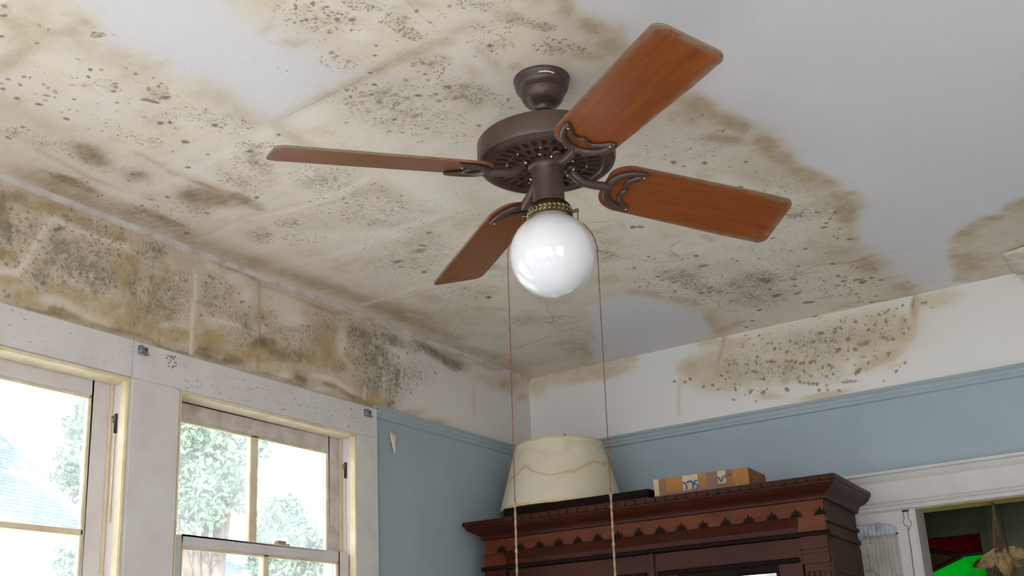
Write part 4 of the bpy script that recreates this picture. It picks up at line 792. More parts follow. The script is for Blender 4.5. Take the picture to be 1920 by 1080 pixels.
pane([(GX0, -1.31), (1.2, -1.115), (1.46, -0.990), (1.630, -0.930), (1.728, -0.925), (1.722, -1.74), (GX0, -1.74)], stained_glass('green_glass', (0.022, 0.36, 0.06, 1)))
k = MB()
for a, b in (((GX0, -0.845), (1.3, -0.845)), ((1.3, -0.845), (1.626, -0.931)), ((1.626, -0.931), (1.735, -0.929)), ((1.63, -0.937), (1.46, -1.0)), ((1.46, -1.0), (1.2, -1.13)), ((1.2, -1.13), (GX0, -1.32))):
    k.tube([(a[0], HY + 0.008, zz(a[1])), (b[0], HY + 0.008, zz(b[1]))], 0.010, 8)
k.build('lead_strip', M_BLACK, w3, smooth=60)

# ------------------------------------------------------------------ armoire
def wood(name, c1, c2, c3, rough=0.35, axis='x', spec=0.15, dust=0.0):
    k = NT(name)
    sc = {'x': (1.5, 14, 14), 'z': (14, 14, 1.5), 'y': (14, 1.5, 14)}[axis]
    g1 = k.noise(5, 7, 0.65, sc=sc)
    g2 = k.noise(3, 4, 0.5)
    c = k.mix(k.rng(g1, 0.35, 0.65), c1, c2)
    c = k.mix(k.rng(g2, 0.45, 0.75, 0.0, 0.8), c, c3)
    k.bump(g1, 0.12)
    return k.set(c, rough, spec)
M_WOOD = wood('dark_red_walnut', srgb(61, 26, 15), srgb(47, 18, 11), srgb(71, 33, 17), 0.4)
M_WOODV = wood('dark_red_walnut_upright', srgb(61, 25, 15), srgb(46, 18, 11), srgb(69, 30, 16), 0.4, 'z')
M_BURR = wood('burr_walnut', srgb(97, 47, 24), srgb(71, 33, 18), srgb(105, 54, 27), 0.4, 'x')
M_CARVE = paint('blackened_carving', srgb(30, 19, 14), srgb(22, 13, 9), 20, 0.75, 0.1)
M_SIDE = wood('aged_walnut_end', srgb(67, 48, 36), srgb(52, 40, 30), srgb(73, 56, 40), 0.55, 'z')
M_MIRROR = NT('old_mirror').set((0.78, 0.80, 0.72, 1), 0.08, 0.5, 1.0)
ARM = empty('armoire', (0.030, -0.650, 0.0), math.radians(2.4), 'dark carved walnut armoire with overhanging cornice against the blue end wall', 'armoire')
AW, AD, AT = 1.546, 0.560, H - 0.767
B0, B1, BF = 0.066, 1.482, 0.066            # body between cornices, its front face
# carcass
k = MB()
k.box(B0, B0 + 0.03, BF, AD - 0.03, 0.08, AT - 0.07).box(B0, B1, AD - 0.045, AD - 0.03, 0.08, AT - 0.07).box(B0, B1, BF + 0.02, AD - 0.03, AT - 0.09, AT - 0.07)
k.box(B0, B1, BF + 0.02, AD - 0.03, 0.10, 0.13)
k.build('carcass', M_WOODV, ARM)
k = MB()
k.box(B1 - 0.03, B1, BF, AD - 0.03, 0.08, AT - 0.07)
for za, zb in ((AT - 0.155, AT - 0.140), (AT - 0.203, AT - 0.185)): k.box(B1, B1 + 0.009, BF - 0.01, AD - 0.03, za, zb)
k.box(B1, B1 + 0.005, BF + 0.0, BF + 0.09, 0.1, AT - 0.22).box(B1, B1 + 0.005, AD - 0.12, AD - 0.03, 0.1, AT - 0.22).box(B1, B1 + 0.005, BF + 0.09, AD - 0.12, AT - 0.33, AT - 0.22)
k.build('end_panel', M_SIDE, ARM, bevel=0.0015)
# cornice: a moulded ring, front and both returns, mitred
prof = [(0.0, 0.0), (0.0, -0.016), (0.007, -0.020), (0.007, -0.026), (0.014, -0.034), (0.026, -0.043), (0.040, -0.050), (0.050, -0.058), (0.055, -0.066), (0.055, -0.074), (0.064, -0.078)]
def cornice(profile, x0, x1, yb, zt):
    k = MB(); n = len(profile)
    for o, z in profile: k.v += [(x0 + o, yb, zt + z), (x0 + o, o, zt + z), (x1 - o, o, zt + z), (x1 - o, yb, zt + z)]
    for i in range(n - 1):
        for j in range(3): k.f.append((4 * i + j, 4 * i + j + 1, 4 * i + 4 + j + 1, 4 * i + 4 + j))
    k.f.append((0, 1, 2, 3)); m = 4 * (n - 1); k.f.append((m, m + 3, m + 2, m + 1))
    k.mi = [0] * len(k.f)
    return k
cornice(prof, 0, AW, AD, AT).build('cornice', M_WOOD, ARM, smooth=35)
# notched strip along the top edge of the cornice
k = MB()
pitch = 0.0415
x = 0.212
while x < AW - 0.02:
    k.box(x, min(x + pitch - 0.0075, AW - 0.004), -0.005, 0.004, AT - 0.020, AT - 0.0006)
    x += pitch
k.build('notched_strip', M_WOOD, ARM, bevel=0.0012)
# frieze with its leaf carvings
k = MB(); k.box(B0 + 0.004, B1 - 0.002, BF - 0.004, BF + 0.02, AT - 0.134, AT - 0.076)
k.build('frieze', M_BURR, ARM)
def leaf_outline():
    pts = [(-0.0225, 0.0)]
    for a, r in ((172, .019), (160, .015), (150, .0205), (138, .0125), (124, .0225), (110, .0135), (99, .019), (90, .0255), (81, .019), (70, .0135), (56, .0225), (42, .0125), (30, .0205), (20, .015), (8, .019)):
        pts.append((1.18 * r * math.cos(math.radians(a)), 1.22 * r * math.sin(math.radians(a))))
    pts.append((0.0225, 0.0))
    return pts
k = MB(); k.prism(leaf_outline(), -0.004, 0.002, 'y')
orn = k.build('leaf_carving', M_CARVE, ARM, (0.150, BF - 0.004, AT - 0.1315))
n_orn = 16
for i in range(1, n_orn):
    c = orn.copy(); COL.objects.link(c); c.parent = ARM
    c.location.x = 0.150 + i * (1.466 - 0.150) / (n_orn - 1)
# mouldings under the frieze
k = MB()
fz = AT - 0.132
k.prism([(BF, fz), (BF - 0.020, fz), (BF - 0.024, fz - 0.008), (BF - 0.020, fz - 0.014), (BF - 0.010, fz - 0.026), (BF - 0.006, fz - 0.034), (BF, fz - 0.036)], B0 + 0.10, B1 - 0.098, 'x')
k.build('frieze_moulding', M_WOOD, ARM, smooth=35)
MB().box(B0 + 0.1, B1 - 0.098, BF - 0.003, BF + 0.02, AT - 0.20, fz - 0.034).build('architrave', M_WOOD, ARM)
k = MB()
k.prism([(BF, AT - 0.186), (BF - 0.013, AT - 0.186), (BF - 0.016, AT - 0.193), (BF - 0.013, AT - 0.201), (BF, AT - 0.203)], B0 - 0.012, B1 + 0.010, 'x')
k.build('band_moulding', M_CARVE, ARM, smooth=35)
# corner blocks and fluted pilasters
for xa, xb, nm in ((B0, B0 + 0.103, 0), (B1 - 0.100, B1, 1)):
    k = MB()
    k.box(xa, xb, BF - 0.012, BF + 0.02, AT - 0.187, AT - 0.132)
    k.build('corner_block', M_BURR, ARM, bevel=0.002)
    k = MB()
    k.box(xa, xb, BF - 0.012, BF + 0.02, AT - 0.246, AT - 0.203).box(xa + 0.004, xb - 0.004, BF - 0.006, BF + 0.02, AT - 0.252, AT - 0.246)
    k.box(xa, xb, BF - 0.012, BF + 0.02, AT - 0.262, AT - 0.252).box(xa + 0.004, xb - 0.004, BF - 0.006, BF + 0.02, AT - 0.268, AT - 0.262)
    k.box(xa, xb, BF - 0.012, BF + 0.02, AT - 0.298, AT - 0.268)
    k.build('capital', M_WOOD, ARM, bevel=0.0015)
    k = MB()
    w = (xb - xa - 0.012) / 9
    k.box(xa + 0.006, xb - 0.006, BF + 0.004, BF + 0.02, 0.30, AT - 0.298)
    for i in range(5):
        k.box(xa + 0.006 + 2 * i * w, xa + 0.006 + (2 * i + 1) * w, BF - 0.008, BF + 0.006, 0.30, AT - 0.325)
    k.box(xa + 0.004, xb - 0.004, BF - 0.002, BF + 0.02, AT - 0.325, AT - 0.298)
    k.build('fluted_pilaster', M_WOODV, ARM, bevel=0.001)
    MB().box(xa - 0.004, xb + 0.004, BF - 0.016, BF + 0.02, 0.12, 0.30).build('plinth_block', M_WOODV, ARM, bevel=0.003)
# two doors with mirror panels and a middle stile
XM = 0.806
MB().box(XM - 0.012, XM + 0.012, BF - 0.006, BF + 0.02, 0.15, AT - 0.203).build('centre_stile', M_WOODV, ARM, bevel=0.003)
for xa, xb in ((B0 + 0.106, XM - 0.014), (XM + 0.014, B1 - 0.103)):
    k = MB(); ft = AT - 0.205
    k.box(xa, xb, BF, BF + 0.022, ft - 0.078, ft)
    k.box(xa, xa + 0.085, BF, BF + 0.022, 0.15, ft - 0.078).box(xb - 0.085, xb, BF, BF + 0.022, 0.15, ft - 0.078)
    k.box(xa, xb, BF, BF + 0.022, 0.15, 0.30)
    d = k.build('door', M_WOOD, ARM, bevel=0.002)
    k = MB()
    k.prism([(BF, ft - 0.066), (BF - 0.012, ft - 0.068), (BF - 0.016, ft - 0.075), (BF - 0.010, ft - 0.083), (BF, ft - 0.086)], xa + 0.01, xb - 0.01, 'x')
    k.build('drip_moulding', M_CARVE, d, smooth=35)
    k = MB()
    for m0, m1 in ((0.086, 0.006), (0.092, 0.010)):
        k.box(xa + m0, xb - m0, BF + 0.002, BF + 0.008, ft - 0.112, ft - 0.107)
        k.box(xa + m0, xa + m0 + 0.006, BF + 0.002, BF + 0.008, 0.30, ft - 0.107).box(xb - m0 - 0.006, xb - m0, BF + 0.002, BF + 0.008, 0.30, ft - 0.107)
    k.box(xa + 0.08, xb - 0.08, BF + 0.003, BF + 0.02, ft - 0.108, ft - 0.078)
    k.build('mirror_bead', M_CARVE, d)
    MB().box(xa + 0.085, xb - 0.085, BF + 0.010, BF + 0.014, 0.30, ft - 0.108).build('mirror', M_MIRROR, d)
    k = MB(); s = 1 if xa < XM - 0.3 else -1
    k.ball(((xb - 0.04) if s > 0 else (xa + 0.04), BF - 0.014, 1.1), 0.012, 12, 8)
    k.build('knob', paint('dull_brass', srgb(150, 120, 60), srgb(110, 86, 44), 20, 0.35, metal=0.8), d, smooth=60)
k = MB(); k.box(B0 - 0.02, B1 + 0.02, BF - 0.025, AD - 0.03, 0, 0.12)
k.build('plinth', M_WOODV, ARM, bevel=0.006)

# board lying on the armoire, lampshade and carton
BT = AT + 0.047
brd = empty('wooden_board', (0.19, -0.575, AT), math.radians(2.4), 'flat dark wooden board lying on armoire under the lampshade', 'board')
k = MB(); k.box(0, 0.655, 0, 0.50, 0.014, 0.047)
k.build('top_plank', M_CARVE, brd, bevel=0.002)
k = MB(); k.box(-0.010, 0.65, -0.006, 0.50, 0.0005, 0.014)
k.build('edge_batten', M_WOOD, brd, bevel=0.002)

SHD = empty('lamp_shade', (0.318, -0.308, BT + 0.0025), 0, 'stained cream fabric lampshade standing on armoire in the corner', 'lampshade')
SHD.rotation_euler = (0, math.radians(0.4), 0)
def shade_material():
    k = NT('stained_cream_fabric')
    z = k.n('ShaderNodeSeparateXYZ'); k.lk(k.tc, z.inputs[0])
    wv = k.math('ADD', z.outputs['Z'], k.math('MULTIPLY', k.math('SUBTRACT', k.noise(6, 1.5), 0.5), 0.22))
    tide = k.math('ABSOLUTE', k.math('SUBTRACT', wv, 0.150))
    line = k.rng(tide, 0.0, 0.010, 0.55, 0.0, True)
    c = k.mix(k.rng(k.noise(4, 5), 0.35, 0.7), srgb(216, 210, 190), srgb(204, 195, 168))
    c = k.mix(line, c, srgb(180, 146, 100))
    t2 = k.math('ABSOLUTE', k.math('SUBTRACT', k.math('ADD', z.outputs['Z'], k.math('MULTIPLY', k.math('SUBTRACT', k.noise(5, 3, vec=None, sc=(1.3, 1.3, 1)), 0.5), 0.2)), 0.235))
    c = k.mix(k.rng(t2, 0.0, 0.02, 0.2, 0.0, True), c, srgb(188, 158, 112))
    k.bump(k.noise(60, 2, 0.5, sc=(1, 1, 14)), 0.12)
    return k.set(c, 0.75, 0.2)
M_SHADE = shade_material()
k = MB(); k.lathe([(0.268, 0.003), (0.191, 0.286), (0.1885, 0.286), (0.2655, 0.003)], 72, closed=True)
k.build('fabric', M_SHADE, SHD, smooth=40)
M_TRIMS = paint('cream_binding', srgb(214, 196, 150), srgb(196, 172, 122), 20, 0.7)
for z, r in ((0.003, 0.2675), (0.283, 0.1905)):
    k = MB(); k.lathe([(r + 0.0018, z - 0.003 if z > .1 else z - 0.003), (r + 0.001, z + 0.007), (r - 0.004, z + 0.007), (r - 0.003, z - 0.003)], 72, closed=True)
    k.build('binding', M_TRIMS, SHD, smooth=40)
k = MB()
for a in (0, 120, 240):
    k.tube([(0.012 * math.cos(math.radians(a)), 0.012 * math.sin(math.radians(a)), 0.262), (0.19 * math.cos(math.radians(a)), 0.19 * math.sin(math.radians(a)), 0.283)], 0.002, 6)
k.lathe([(0.010, 0.260), (0.014, 0.260), (0.014, 0.264), (0.010, 0.264)], 20, closed=True)
k.build('spider_ring', M_BLACK, SHD)
k = MB(); k.ball((0.117, -0.150, 0.293), 0.004, 10, 6)
k.build('ring_knob', M_BLACK, SHD, smooth=60)

CTN = empty('cardboard_box', (0.862, -0.535, AT + 0.001), math.radians(3.2), 'shallow brown taped cardboard carton with blue print on top of armoire', 'box')
BWX, BDY, BHZ = 0.378, 0.225, 0.079
M_CARD = paint('brown_card', srgb(144, 103, 63), srgb(129, 91, 56), 12, 0.75, 0.2)
M_CARD2 = paint('tan_card_panel', srgb(161, 115, 67), srgb(149, 104, 60), 12, 0.7, 0.2)
M_TAPE = paint('shiny_brown_tape', srgb(122, 89, 67), srgb(111, 80, 61), 10, 0.35, 0.5)
M_LBL = paint('cream_label', srgb(190, 175, 139), srgb(182, 163, 127), 12, 0.7, 0.2)
M_INK = paint('blue_ink', srgb(50, 74, 134), srgb(64, 86, 140), 20, 0.7, 0.2)
k = MB(); k.box(0, BWX, 0, BDY, 0, BHZ)
k.build('carton', M_CARD, CTN, bevel=0.002)
for xa, xb, za, zb in ((0.048, 0.118, 0.018, BHZ), (0.172, 0.212, 0.020, BHZ), (0.318, BWX, 0.0, BHZ)):
    MB().box(xa, xb, -0.0006, 0.0005, za, zb - 0.0005).build('pale_panel', M_CARD2, CTN)
for xa, xb, za, zb in ((0.0, 0.020, 0.014, BHZ), (0.118, 0.180, 0.022, BHZ - 0.0005), (0.258, 0.290, 0.030, BHZ - 0.001)):
    MB().box(xa, xb, -0.0008, 0.0005, za, zb).build('cream_label', M_LBL, CTN)
for xa, xb, ya, yb, za, zb in ((0.026, BWX - 0.055, -0.0011, 0.0005, 0.0, 0.021), (-0.0008, 0.0005, 0.0, BDY, 0.0, BHZ * 0.3), (0.02, 0.046, -0.0011, 0.0005, 0.021, BHZ - 0.001), (0.212, 0.256, -0.0011, 0.0005, 0.021, BHZ - 0.001)):
    MB().box(xa, xb, ya, yb, za, zb).build('parcel_tape', M_TAPE, CTN)
def stroke(k, pts, w):
    """flat ink stroke on the front face of the carton"""
    P = [Vector((x, 0, z)) for x, z in pts]
    L_, R_ = [], []
    for i, p in enumerate(P):
        t = (P[min(i + 1, len(P) - 1)] - P[max(i - 1, 0)]).normalized()
        n = Vector((-t.z, 0, t.x)) * w / 2
        L_.append(p + n); R_.append(p - n)
    n = len(P)
    vs = [(q.x, -0.0016, q.z) for q in L_] + [(q.x, -0.0016, q.z) for q in R_]
    k.add(vs, [(i, i + 1, n + i + 1, n + i) for i in range(n - 1)])
arc = lambda cx, cz, rx, rz, a0, a1, m=10: [(cx + rx * math.cos(math.radians(a0 + (a1 - a0) * i / m)), cz + rz * math.sin(math.radians(a0 + (a1 - a0) * i / m))) for i in range(m + 1)]
for shapes in ([(arc(0.119, 0.036, 0.014, 0.016, 95, -5) + [(0.132, 0.023)], 0.0065)],
               [(arc(0.146, 0.040, 0.014, 0.015, 140, -20) + [(0.157, 0.023)], 0.0075)],
               [(arc(0.172, 0.047, 0.0075, 0.007, 40, 250, 8) + arc(0.170, 0.032, 0.0085, 0.008, 70, -110, 8), 0.0062)],
               [([(0.258, 0.056), (0.265, 0.050), (0.270, 0.036), (0.276, 0.040), (0.277, 0.056)], 0.0060)],
               [([(0.284, 0.050), (0.289, 0.058), (0.283, 0.058)], 0.005)],
               [(arc(0.304, 0.056, 0.0065, 0.006, 180, -20, 8) + [(0.310, 0.050)], 0.0058)]):
    k = MB()
    for pts_, w_ in shapes: stroke(k, pts_, w_)
    k.build('printed_letter', M_INK, CTN)

# ------------------------------------------------------------------ things by the doorway
# little gathered curtain on the casing
def curtain():
    r = empty('curtain', (1.478, -0.022, 0), 0, 'small gathered grey floral curtain with ruffled heading beside the doorway', 'curtain')
    def cloth_mat():
        k = NT('grey_floral_voile')
        n = k.noise(26, 5, 0.6); n2 = k.noise(34, 4, 0.6, sc=(1.3, 1, 1)); n3 = k.noise(12, 3)
        c = k.mix(k.rng(n3, 0.3, 0.7), srgb(176, 172, 166), srgb(150, 146, 140))
        c = k.mix(k.rng(n, 0.56, 0.66, 0, 0.75), c, srgb(128, 132, 104))
        c = k.mix(k.rng(n2, 0.58, 0.68, 0, 0.7), c, srgb(160, 124, 124))
        return k.set(c, 0.85, 0.1)
    m1 = cloth_mat()
    m2 = paint('blue_grey_voile', srgb(140, 146, 160), srgb(184, 186, 196), 18, 0.8, 0.1)
    def sheet(x0, x1, zt_fn, zb, amp, ph, nz):
        nx = 64; rows = []
        for j in range(nz + 1):
            row = []
            for i in range(nx + 1):
                u = i / nx; x = x0 + (x1 - x0) * u
                zt_ = zt_fn(u); z = zt_ + (zb - zt_) * j / nz
                y = -0.016 - amp * (0.6 + 0.4 * j / nz) * (math.sin(u * 58 + ph + 0.4 * math.sin(j * .5)) + 0.5 * math.sin(u * 31 + 2 * ph)) 
                row.append((x, y, z))
            rows.append(row)
        n, m = len(rows), nx + 1
        k = MB(); k.add([p for q in rows for p in q], [(i * m + j, i * m + j + 1, (i + 1) * m + j + 1, (i + 1) * m + j) for i in range(n - 1) for j in range(m - 1)])
        return k
    body = sheet(0.004, 0.150, lambda u: H - 0.936, 1.15, 0.0012, 0.3, 30).build('gathered_panel', m1, r, smooth=80)
    top = sheet(0.002, 0.150, lambda u: H - 0.897 + 0.006 * abs(math.sin(u * 7.4 + 0.9)) + 0.002 * math.sin(u * 23) - 0.016 * sstep(0.72, 1.0, np.array(u)).item(), H - 0.940, 0.0016, 1.0, 6).build('ruffled_heading', m2, r, smooth=80)
    for o_ in (body, top):
        md = o_.modifiers.new('thickness', 'SOLIDIFY'); md.thickness = 0.0012; md.offset = 0
    k = MB(); k.tube([(-0.01, -0.006, H - 0.936), (0.156, -0.006, H - 0.936)], 0.003, 8)
    k.tube([(0.152, 0.002, H - 0.936), (0.152, -0.008, H - 0.936)], 0.002, 6)
    k.build('rod', M_BLACK, r, smooth=60)
curtain()
cd = empty('hanging_cord', (1.672, -0.020, H - 0.855), 0, 'thin dark cord looped from a small hook on white door casing', 'cord')
k = MB(); k.box(-0.012, 0.012, -0.004, 0.001, -0.003, 0.004).ball((-0.006, -0.005, 0), 0.003, 8, 5).ball((0.006, -0.005, 0), 0.003, 8, 5)
k.build('hook', M_BLACK, cd)
M_CORD = paint('greyed_cord', srgb(128, 118, 112), srgb(100, 92, 86), 60, 0.9)
k = MB()
k.tube([(-0.008, -0.003, -0.004), (-0.010, -0.003, -0.016), (-0.007, -0.003, -0.026), (-0.016, -0.003, -0.042), (-0.008, -0.003, -0.056), (0.0, -0.003, -0.058), (0.0, -0.003, -0.078)], 0.0013, 6)
k.tube([(0.008, -0.003, -0.004), (0.009, -0.003, -0.016), (0.007, -0.003, -0.030), (0.017, -0.003, -0.046), (0.011, -0.003, -0.058), (0.0, -0.003, -0.078)], 0.0013, 6)
k.tube([(0.0, -0.003, -0.076), (0.0, -0.003, -0.16), (-0.003, -0.003, -0.25), (-0.004, -0.003, -0.60)], 0.0016, 6)
k.build('cord', M_CORD, cd, smooth=60)

# dried plant hanging from the door head
dp = empty('dried_plant', (1.972, 0.068, H - 0.850), 0, 'dry brown plant with papery bracts hanging by its stems in the doorway', 'dried plant')
rp = random.Random(11)
M_STEM = paint('dry_stem', srgb(112, 92, 66), srgb(78, 62, 46), 40, 0.9, 0.1)
M_BRACT = paint('papery_bract', srgb(156, 138, 102), srgb(120, 96, 68), 26, 0.8, 0.15)
M_HEAD = paint('withered_head', srgb(104, 74, 54), srgb(76, 54, 42), 40, 0.9, 0.1)
k = MB()
for i in range(22):
    w = rp.uniform(-1, 1); y = rp.uniform(-1, 1)
    k.tube([(0.002 * w, 0.002 * y, 0), (0.004 * w, 0.004 * y, -0.05), (0.010 * w - 0.004, 0.010 * y, -0.10), (0.016 * w - 0.004, 0.014 * y, -0.15), (0.022 * w - 0.006, 0.018 * y, -0.195)], rp.uniform(0.0010, 0.0022), 5)
k.build('stem_bundle', M_STEM, dp)
k = MB(); k.ball((0, 0, -0.004), 0.006, 8, 5)
k.build('nail', M_BLACK, dp)
def bract(name, c, d, ln, wd, cup, mat, seed):
    r = random.Random(seed)
    d = Vector(d).normalized(); side = d.cross(Vector((0, 1, 0.25))).normalized(); nn = d.cross(side)
    n, m = 12, 9; vs = []
    for i in range(n):
        u = i / (n - 1)
        w = wd * (math.sin(math.pi * min(1, 0.16 + 0.84 * u)) ** 0.7) * (1 + 0.18 * r.uniform(-1, 1))
        for j in range(m):
            v = j / (m - 1) * 2 - 1
            p = Vector(c) + d * (ln * u) + side * (w * v) + nn * (cup * (v * v) * (1 - 0.3 * u) + 0.35 * cup * math.sin(5 * u + 3 * v) - 0.3 * ln * u * u)
            vs.append(p)
    k = MB(); k.add(vs, [(i * m + j, i * m + j + 1, (i + 1) * m + j + 1, (i + 1) * m + j) for i in range(n - 1) for j in range(m - 1)])
    o = k.build(name, mat, dp, smooth=70)
    md = o.modifiers.new('thickness', 'SOLIDIFY'); md.thickness = 0.0012; md.offset = 0
for a in (((0.0, 0, -0.185), (-0.55, -0.1, -0.35), 0.105, 0.026, 0.014, M_BRACT, 1), ((0.0, 0, -0.185), (0.10, -0.3, -0.6), 0.100, 0.028, 0.014, M_BRACT, 2), ((0.01, 0, -0.185), (0.6, 0.1, -0.16), 0.085, 0.026, 0.014, M_BRACT, 3),
          ((0.01, 0.01, -0.19), (0.5, 0.3, -0.5), 0.09, 0.024, 0.012, M_BRACT, 4), ((-0.01, 0.01, -0.19), (-0.9, 0.2, -0.35), 0.12, 0.018, 0.012, M_HEAD, 5), ((0.0, 0.0, -0.18), (0.2, -0.2, 0.15), 0.045, 0.022, 0.010, M_HEAD, 6), ((0.0, 0.0, -0.18), (-0.3, 0.3, -1.0), 0.12, 0.020, 0.012, M_HEAD, 7)):
    bract('bract', *a)
k = MB()
for i in range(16):
    a = rp.uniform(0, 6.28); b = rp.uniform(0.2, 1.0)
    q = (0.02 * math.cos(a), 0.02 * math.sin(a), -0.20)
    e = (q[0] + 0.09 * b * math.cos(a), q[1] + 0.05 * b * math.sin(a), -0.20 - rp.uniform(0.05, 0.14))
    k.tube([q, ((q[0] + e[0]) / 2 + 0.01, (q[1] + e[1]) / 2, (q[2] + e[2]) / 2 + 0.02), e], 0.0011, 5)
k.build('dangling_stalk', M_STEM, dp)

# ceiling paper peeling off near the far right of the end wall
def peel(name, corners, bend, label):
    """curled sheet spanned by four corner points, bowed out by 'bend'"""
    a, b, c, d = [Vector(p) for p in corners]
    n = 9; rows = []
    for i in range(n):
        u = i / (n - 1); row = []
        for j in range(n):
            v = j / (n - 1)
            p = (a * (1 - u) + b * u) * (1 - v) + (d * (1 - u) + c * u) * v
            p = p + Vector(bend) * (math.sin(math.pi * v) * (0.4 + 0.6 * u)) + Vector((0, 0, -0.004)) * math.sin(7 * u + 3 * v)
            row.append(tuple(p))
        rows.append(row)
    return flap(name, rows, M_PAPER, 0.0012, label, 'peeling paper', 1)
PEEL = [((2.200, -0.262, H - 0.001), (2.52, -0.40, H - 0.002), (2.44, -0.06, H - 0.078), (2.215, -0.015, H - 0.010))]
for q in PEEL:
    peel('peeling_ceiling_paper', q, (0.0, 0.0, -0.018), 'white flap of paper peeling from ceiling at far right above end wall')
peel('peeling_wall_paper', ((2.205, -0.003, H - 0.006), (2.50, -0.003, H - 0.004), (2.46, -0.030, H - 0.150), (2.262, -0.016, H - 0.070)), (0.0, -0.012, 0.0), 'curled strip of wall paper below ceiling flap at far right of frieze')

# ------------------------------------------------------------------ ceiling fan
FAN = empty('ceiling_fan', (1.464, -2.3017, H), 0, 'brown four-bladed ceiling fan with white globe light and pull chains', 'ceiling fan')
def metal_paint():
    k = NT('brown_enamel')
    n = k.noise(14, 5); c = k.mix(k.rng(n, 0.35, 0.7), srgb(66, 48, 43), srgb(74, 57, 47))
    k.bump(k.noise(200, 2), 0.05)
    return k.set(c, 0.33, 0.5)
M_ENAMEL = metal_paint()
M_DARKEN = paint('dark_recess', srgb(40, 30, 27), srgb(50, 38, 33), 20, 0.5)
M_BRASS = paint('tarnished_brass', srgb(120, 100, 58), srgb(84, 66, 36), 26, 0.32, 0.5, metal=0.85)
M_SILVER = paint('worn_silvery_leaf', srgb(206, 200, 184), srgb(150, 142, 122), 60, 0.28, 0.5, metal=0.9)
M_STEEL = paint('bright_screw', srgb(226, 222, 214), srgb(196, 190, 180), 60, 0.25, 0.5, metal=0.9)
k = MB()
k.lathe([(0.0, -0.0005), (0.070, -0.0005), (0.0705, -0.004), (0.069, -0.008), (0.067, -0.012), (0.066, -0.022), (0.062, -0.030), (0.058, -0.033), (0.058, -0.036), (0.055, -0.038), (0.053, -0.048), (0.047, -0.060), (0.038, -0.070), (0.028, -0.076), (0.024, -0.080), (0.022, -0.088), (0.0, -0.088)], 64)
cano = k.build('canopy', M_ENAMEL, FAN, smooth=35)
# thin ragged white patch on the side of the canopy
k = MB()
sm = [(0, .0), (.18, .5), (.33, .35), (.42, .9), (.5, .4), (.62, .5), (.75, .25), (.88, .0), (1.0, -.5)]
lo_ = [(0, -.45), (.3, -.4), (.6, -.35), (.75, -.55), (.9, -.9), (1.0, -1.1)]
def patch_pt(u, v):
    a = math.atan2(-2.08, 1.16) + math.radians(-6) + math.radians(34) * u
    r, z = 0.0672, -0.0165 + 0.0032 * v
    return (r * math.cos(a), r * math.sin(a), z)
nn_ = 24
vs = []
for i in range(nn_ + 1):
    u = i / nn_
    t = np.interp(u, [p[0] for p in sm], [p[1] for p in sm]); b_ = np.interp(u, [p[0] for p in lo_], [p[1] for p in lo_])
    vs += [patch_pt(u, t), patch_pt(u, b_)]
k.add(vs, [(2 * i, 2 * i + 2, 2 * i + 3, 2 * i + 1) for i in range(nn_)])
sm_o = k.build('white_patch', paint('white_patch_coat', (0.85, 0.85, 0.82, 1), (0.8, 0.8, 0.78, 1), 20, 0.6), cano)
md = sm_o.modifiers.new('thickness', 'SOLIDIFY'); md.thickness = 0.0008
k = MB(); k.lathe([(0.0, -0.084), (0.0165, -0.084), (0.0165, -0.100), (0.013, -0.104), (0.011, -0.106), (0.011, -0.150), (0.018, -0.154), (0.018, -0.176), (0.0, -0.176)], 32)
k.build('downrod', M_ENAMEL, FAN, smooth=35)
k = MB(); k.lathe([(0.0, -0.168), (0.060, -0.169), (0.110, -0.171), (0.156, -0.1725), (0.164, -0.175), (0.167, -0.179), (0.1675, -0.221), (0.164, -0.230), (0.156, -0.2355), (0.146, -0.237), (0.138, -0.2365), (0.134, -0.232), (0.130, -0.226), (0.0, -0.226)], 96)
k.build('motor_housing', M_ENAMEL, FAN, smooth=30)
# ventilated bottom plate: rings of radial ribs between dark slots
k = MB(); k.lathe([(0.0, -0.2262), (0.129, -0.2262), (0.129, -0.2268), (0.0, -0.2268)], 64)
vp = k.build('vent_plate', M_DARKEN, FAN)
k = MB()
def radial(r0, r1, w, z0, z1, a):
    ca, sa = math.cos(a), math.sin(a)
    pts = [(r0, -w / 2), (r1, -w / 2 * 1.25), (r1, w / 2 * 1.25), (r0, w / 2)]
    k.prism([(p * ca - q * sa, p * sa + q * ca) for p, q in pts], z0, z1, 'z')
for i in range(32): radial(0.100, 0.130, 0.0085, -0.232, -0.226, 2 * math.pi * i / 32)
for i in range(24): radial(0.068, 0.094, 0.0080, -0.233, -0.226, 2 * math.pi * (i + .5) / 24)
for i in range(20): radial(0.047, 0.062, 0.0070, -0.234, -0.226, 2 * math.pi * i / 20)
for r0, r1 in ((0.094, 0.100), (0.062, 0.068), (0.128, 0.136)):
    k.lathe([(r0, -0.226), (r1, -0.226), (r1, -0.2335), (r0, -0.2335)], 72, closed=True)
k.build('vent_grille', M_ENAMEL, vp, smooth=30)
def screw(parent, c, r, name='screw', sc=(1, 1, .6)):
    k = MB(); k.ball(c, r, 8, 5, sc=sc)
    return k.build(name, M_STEEL, parent, smooth=60)
for i in range(8):
    a = 2 * math.pi * (i + .35) / 8
    screw(vp, (0.064 * math.cos(a), 0.064 * math.sin(a), -0.2345), 0.0038)
for i in range(10):
    a = 2 * math.pi * (i + .1) / 10
    screw(vp, (0.097 * math.cos(a), 0.097 * math.sin(a), -0.2345), 0.0028)
k = MB(); k.lathe([(0.0, -0.226), (0.046, -0.228), (0.046, -0.240), (0.042, -0.243), (0.0385, -0.250), (0.0375, -0.300), (0.0375, -0.338), (0.0, -0.338)], 56)
k.build('switch_housing', M_ENAMEL, FAN, smooth=30)
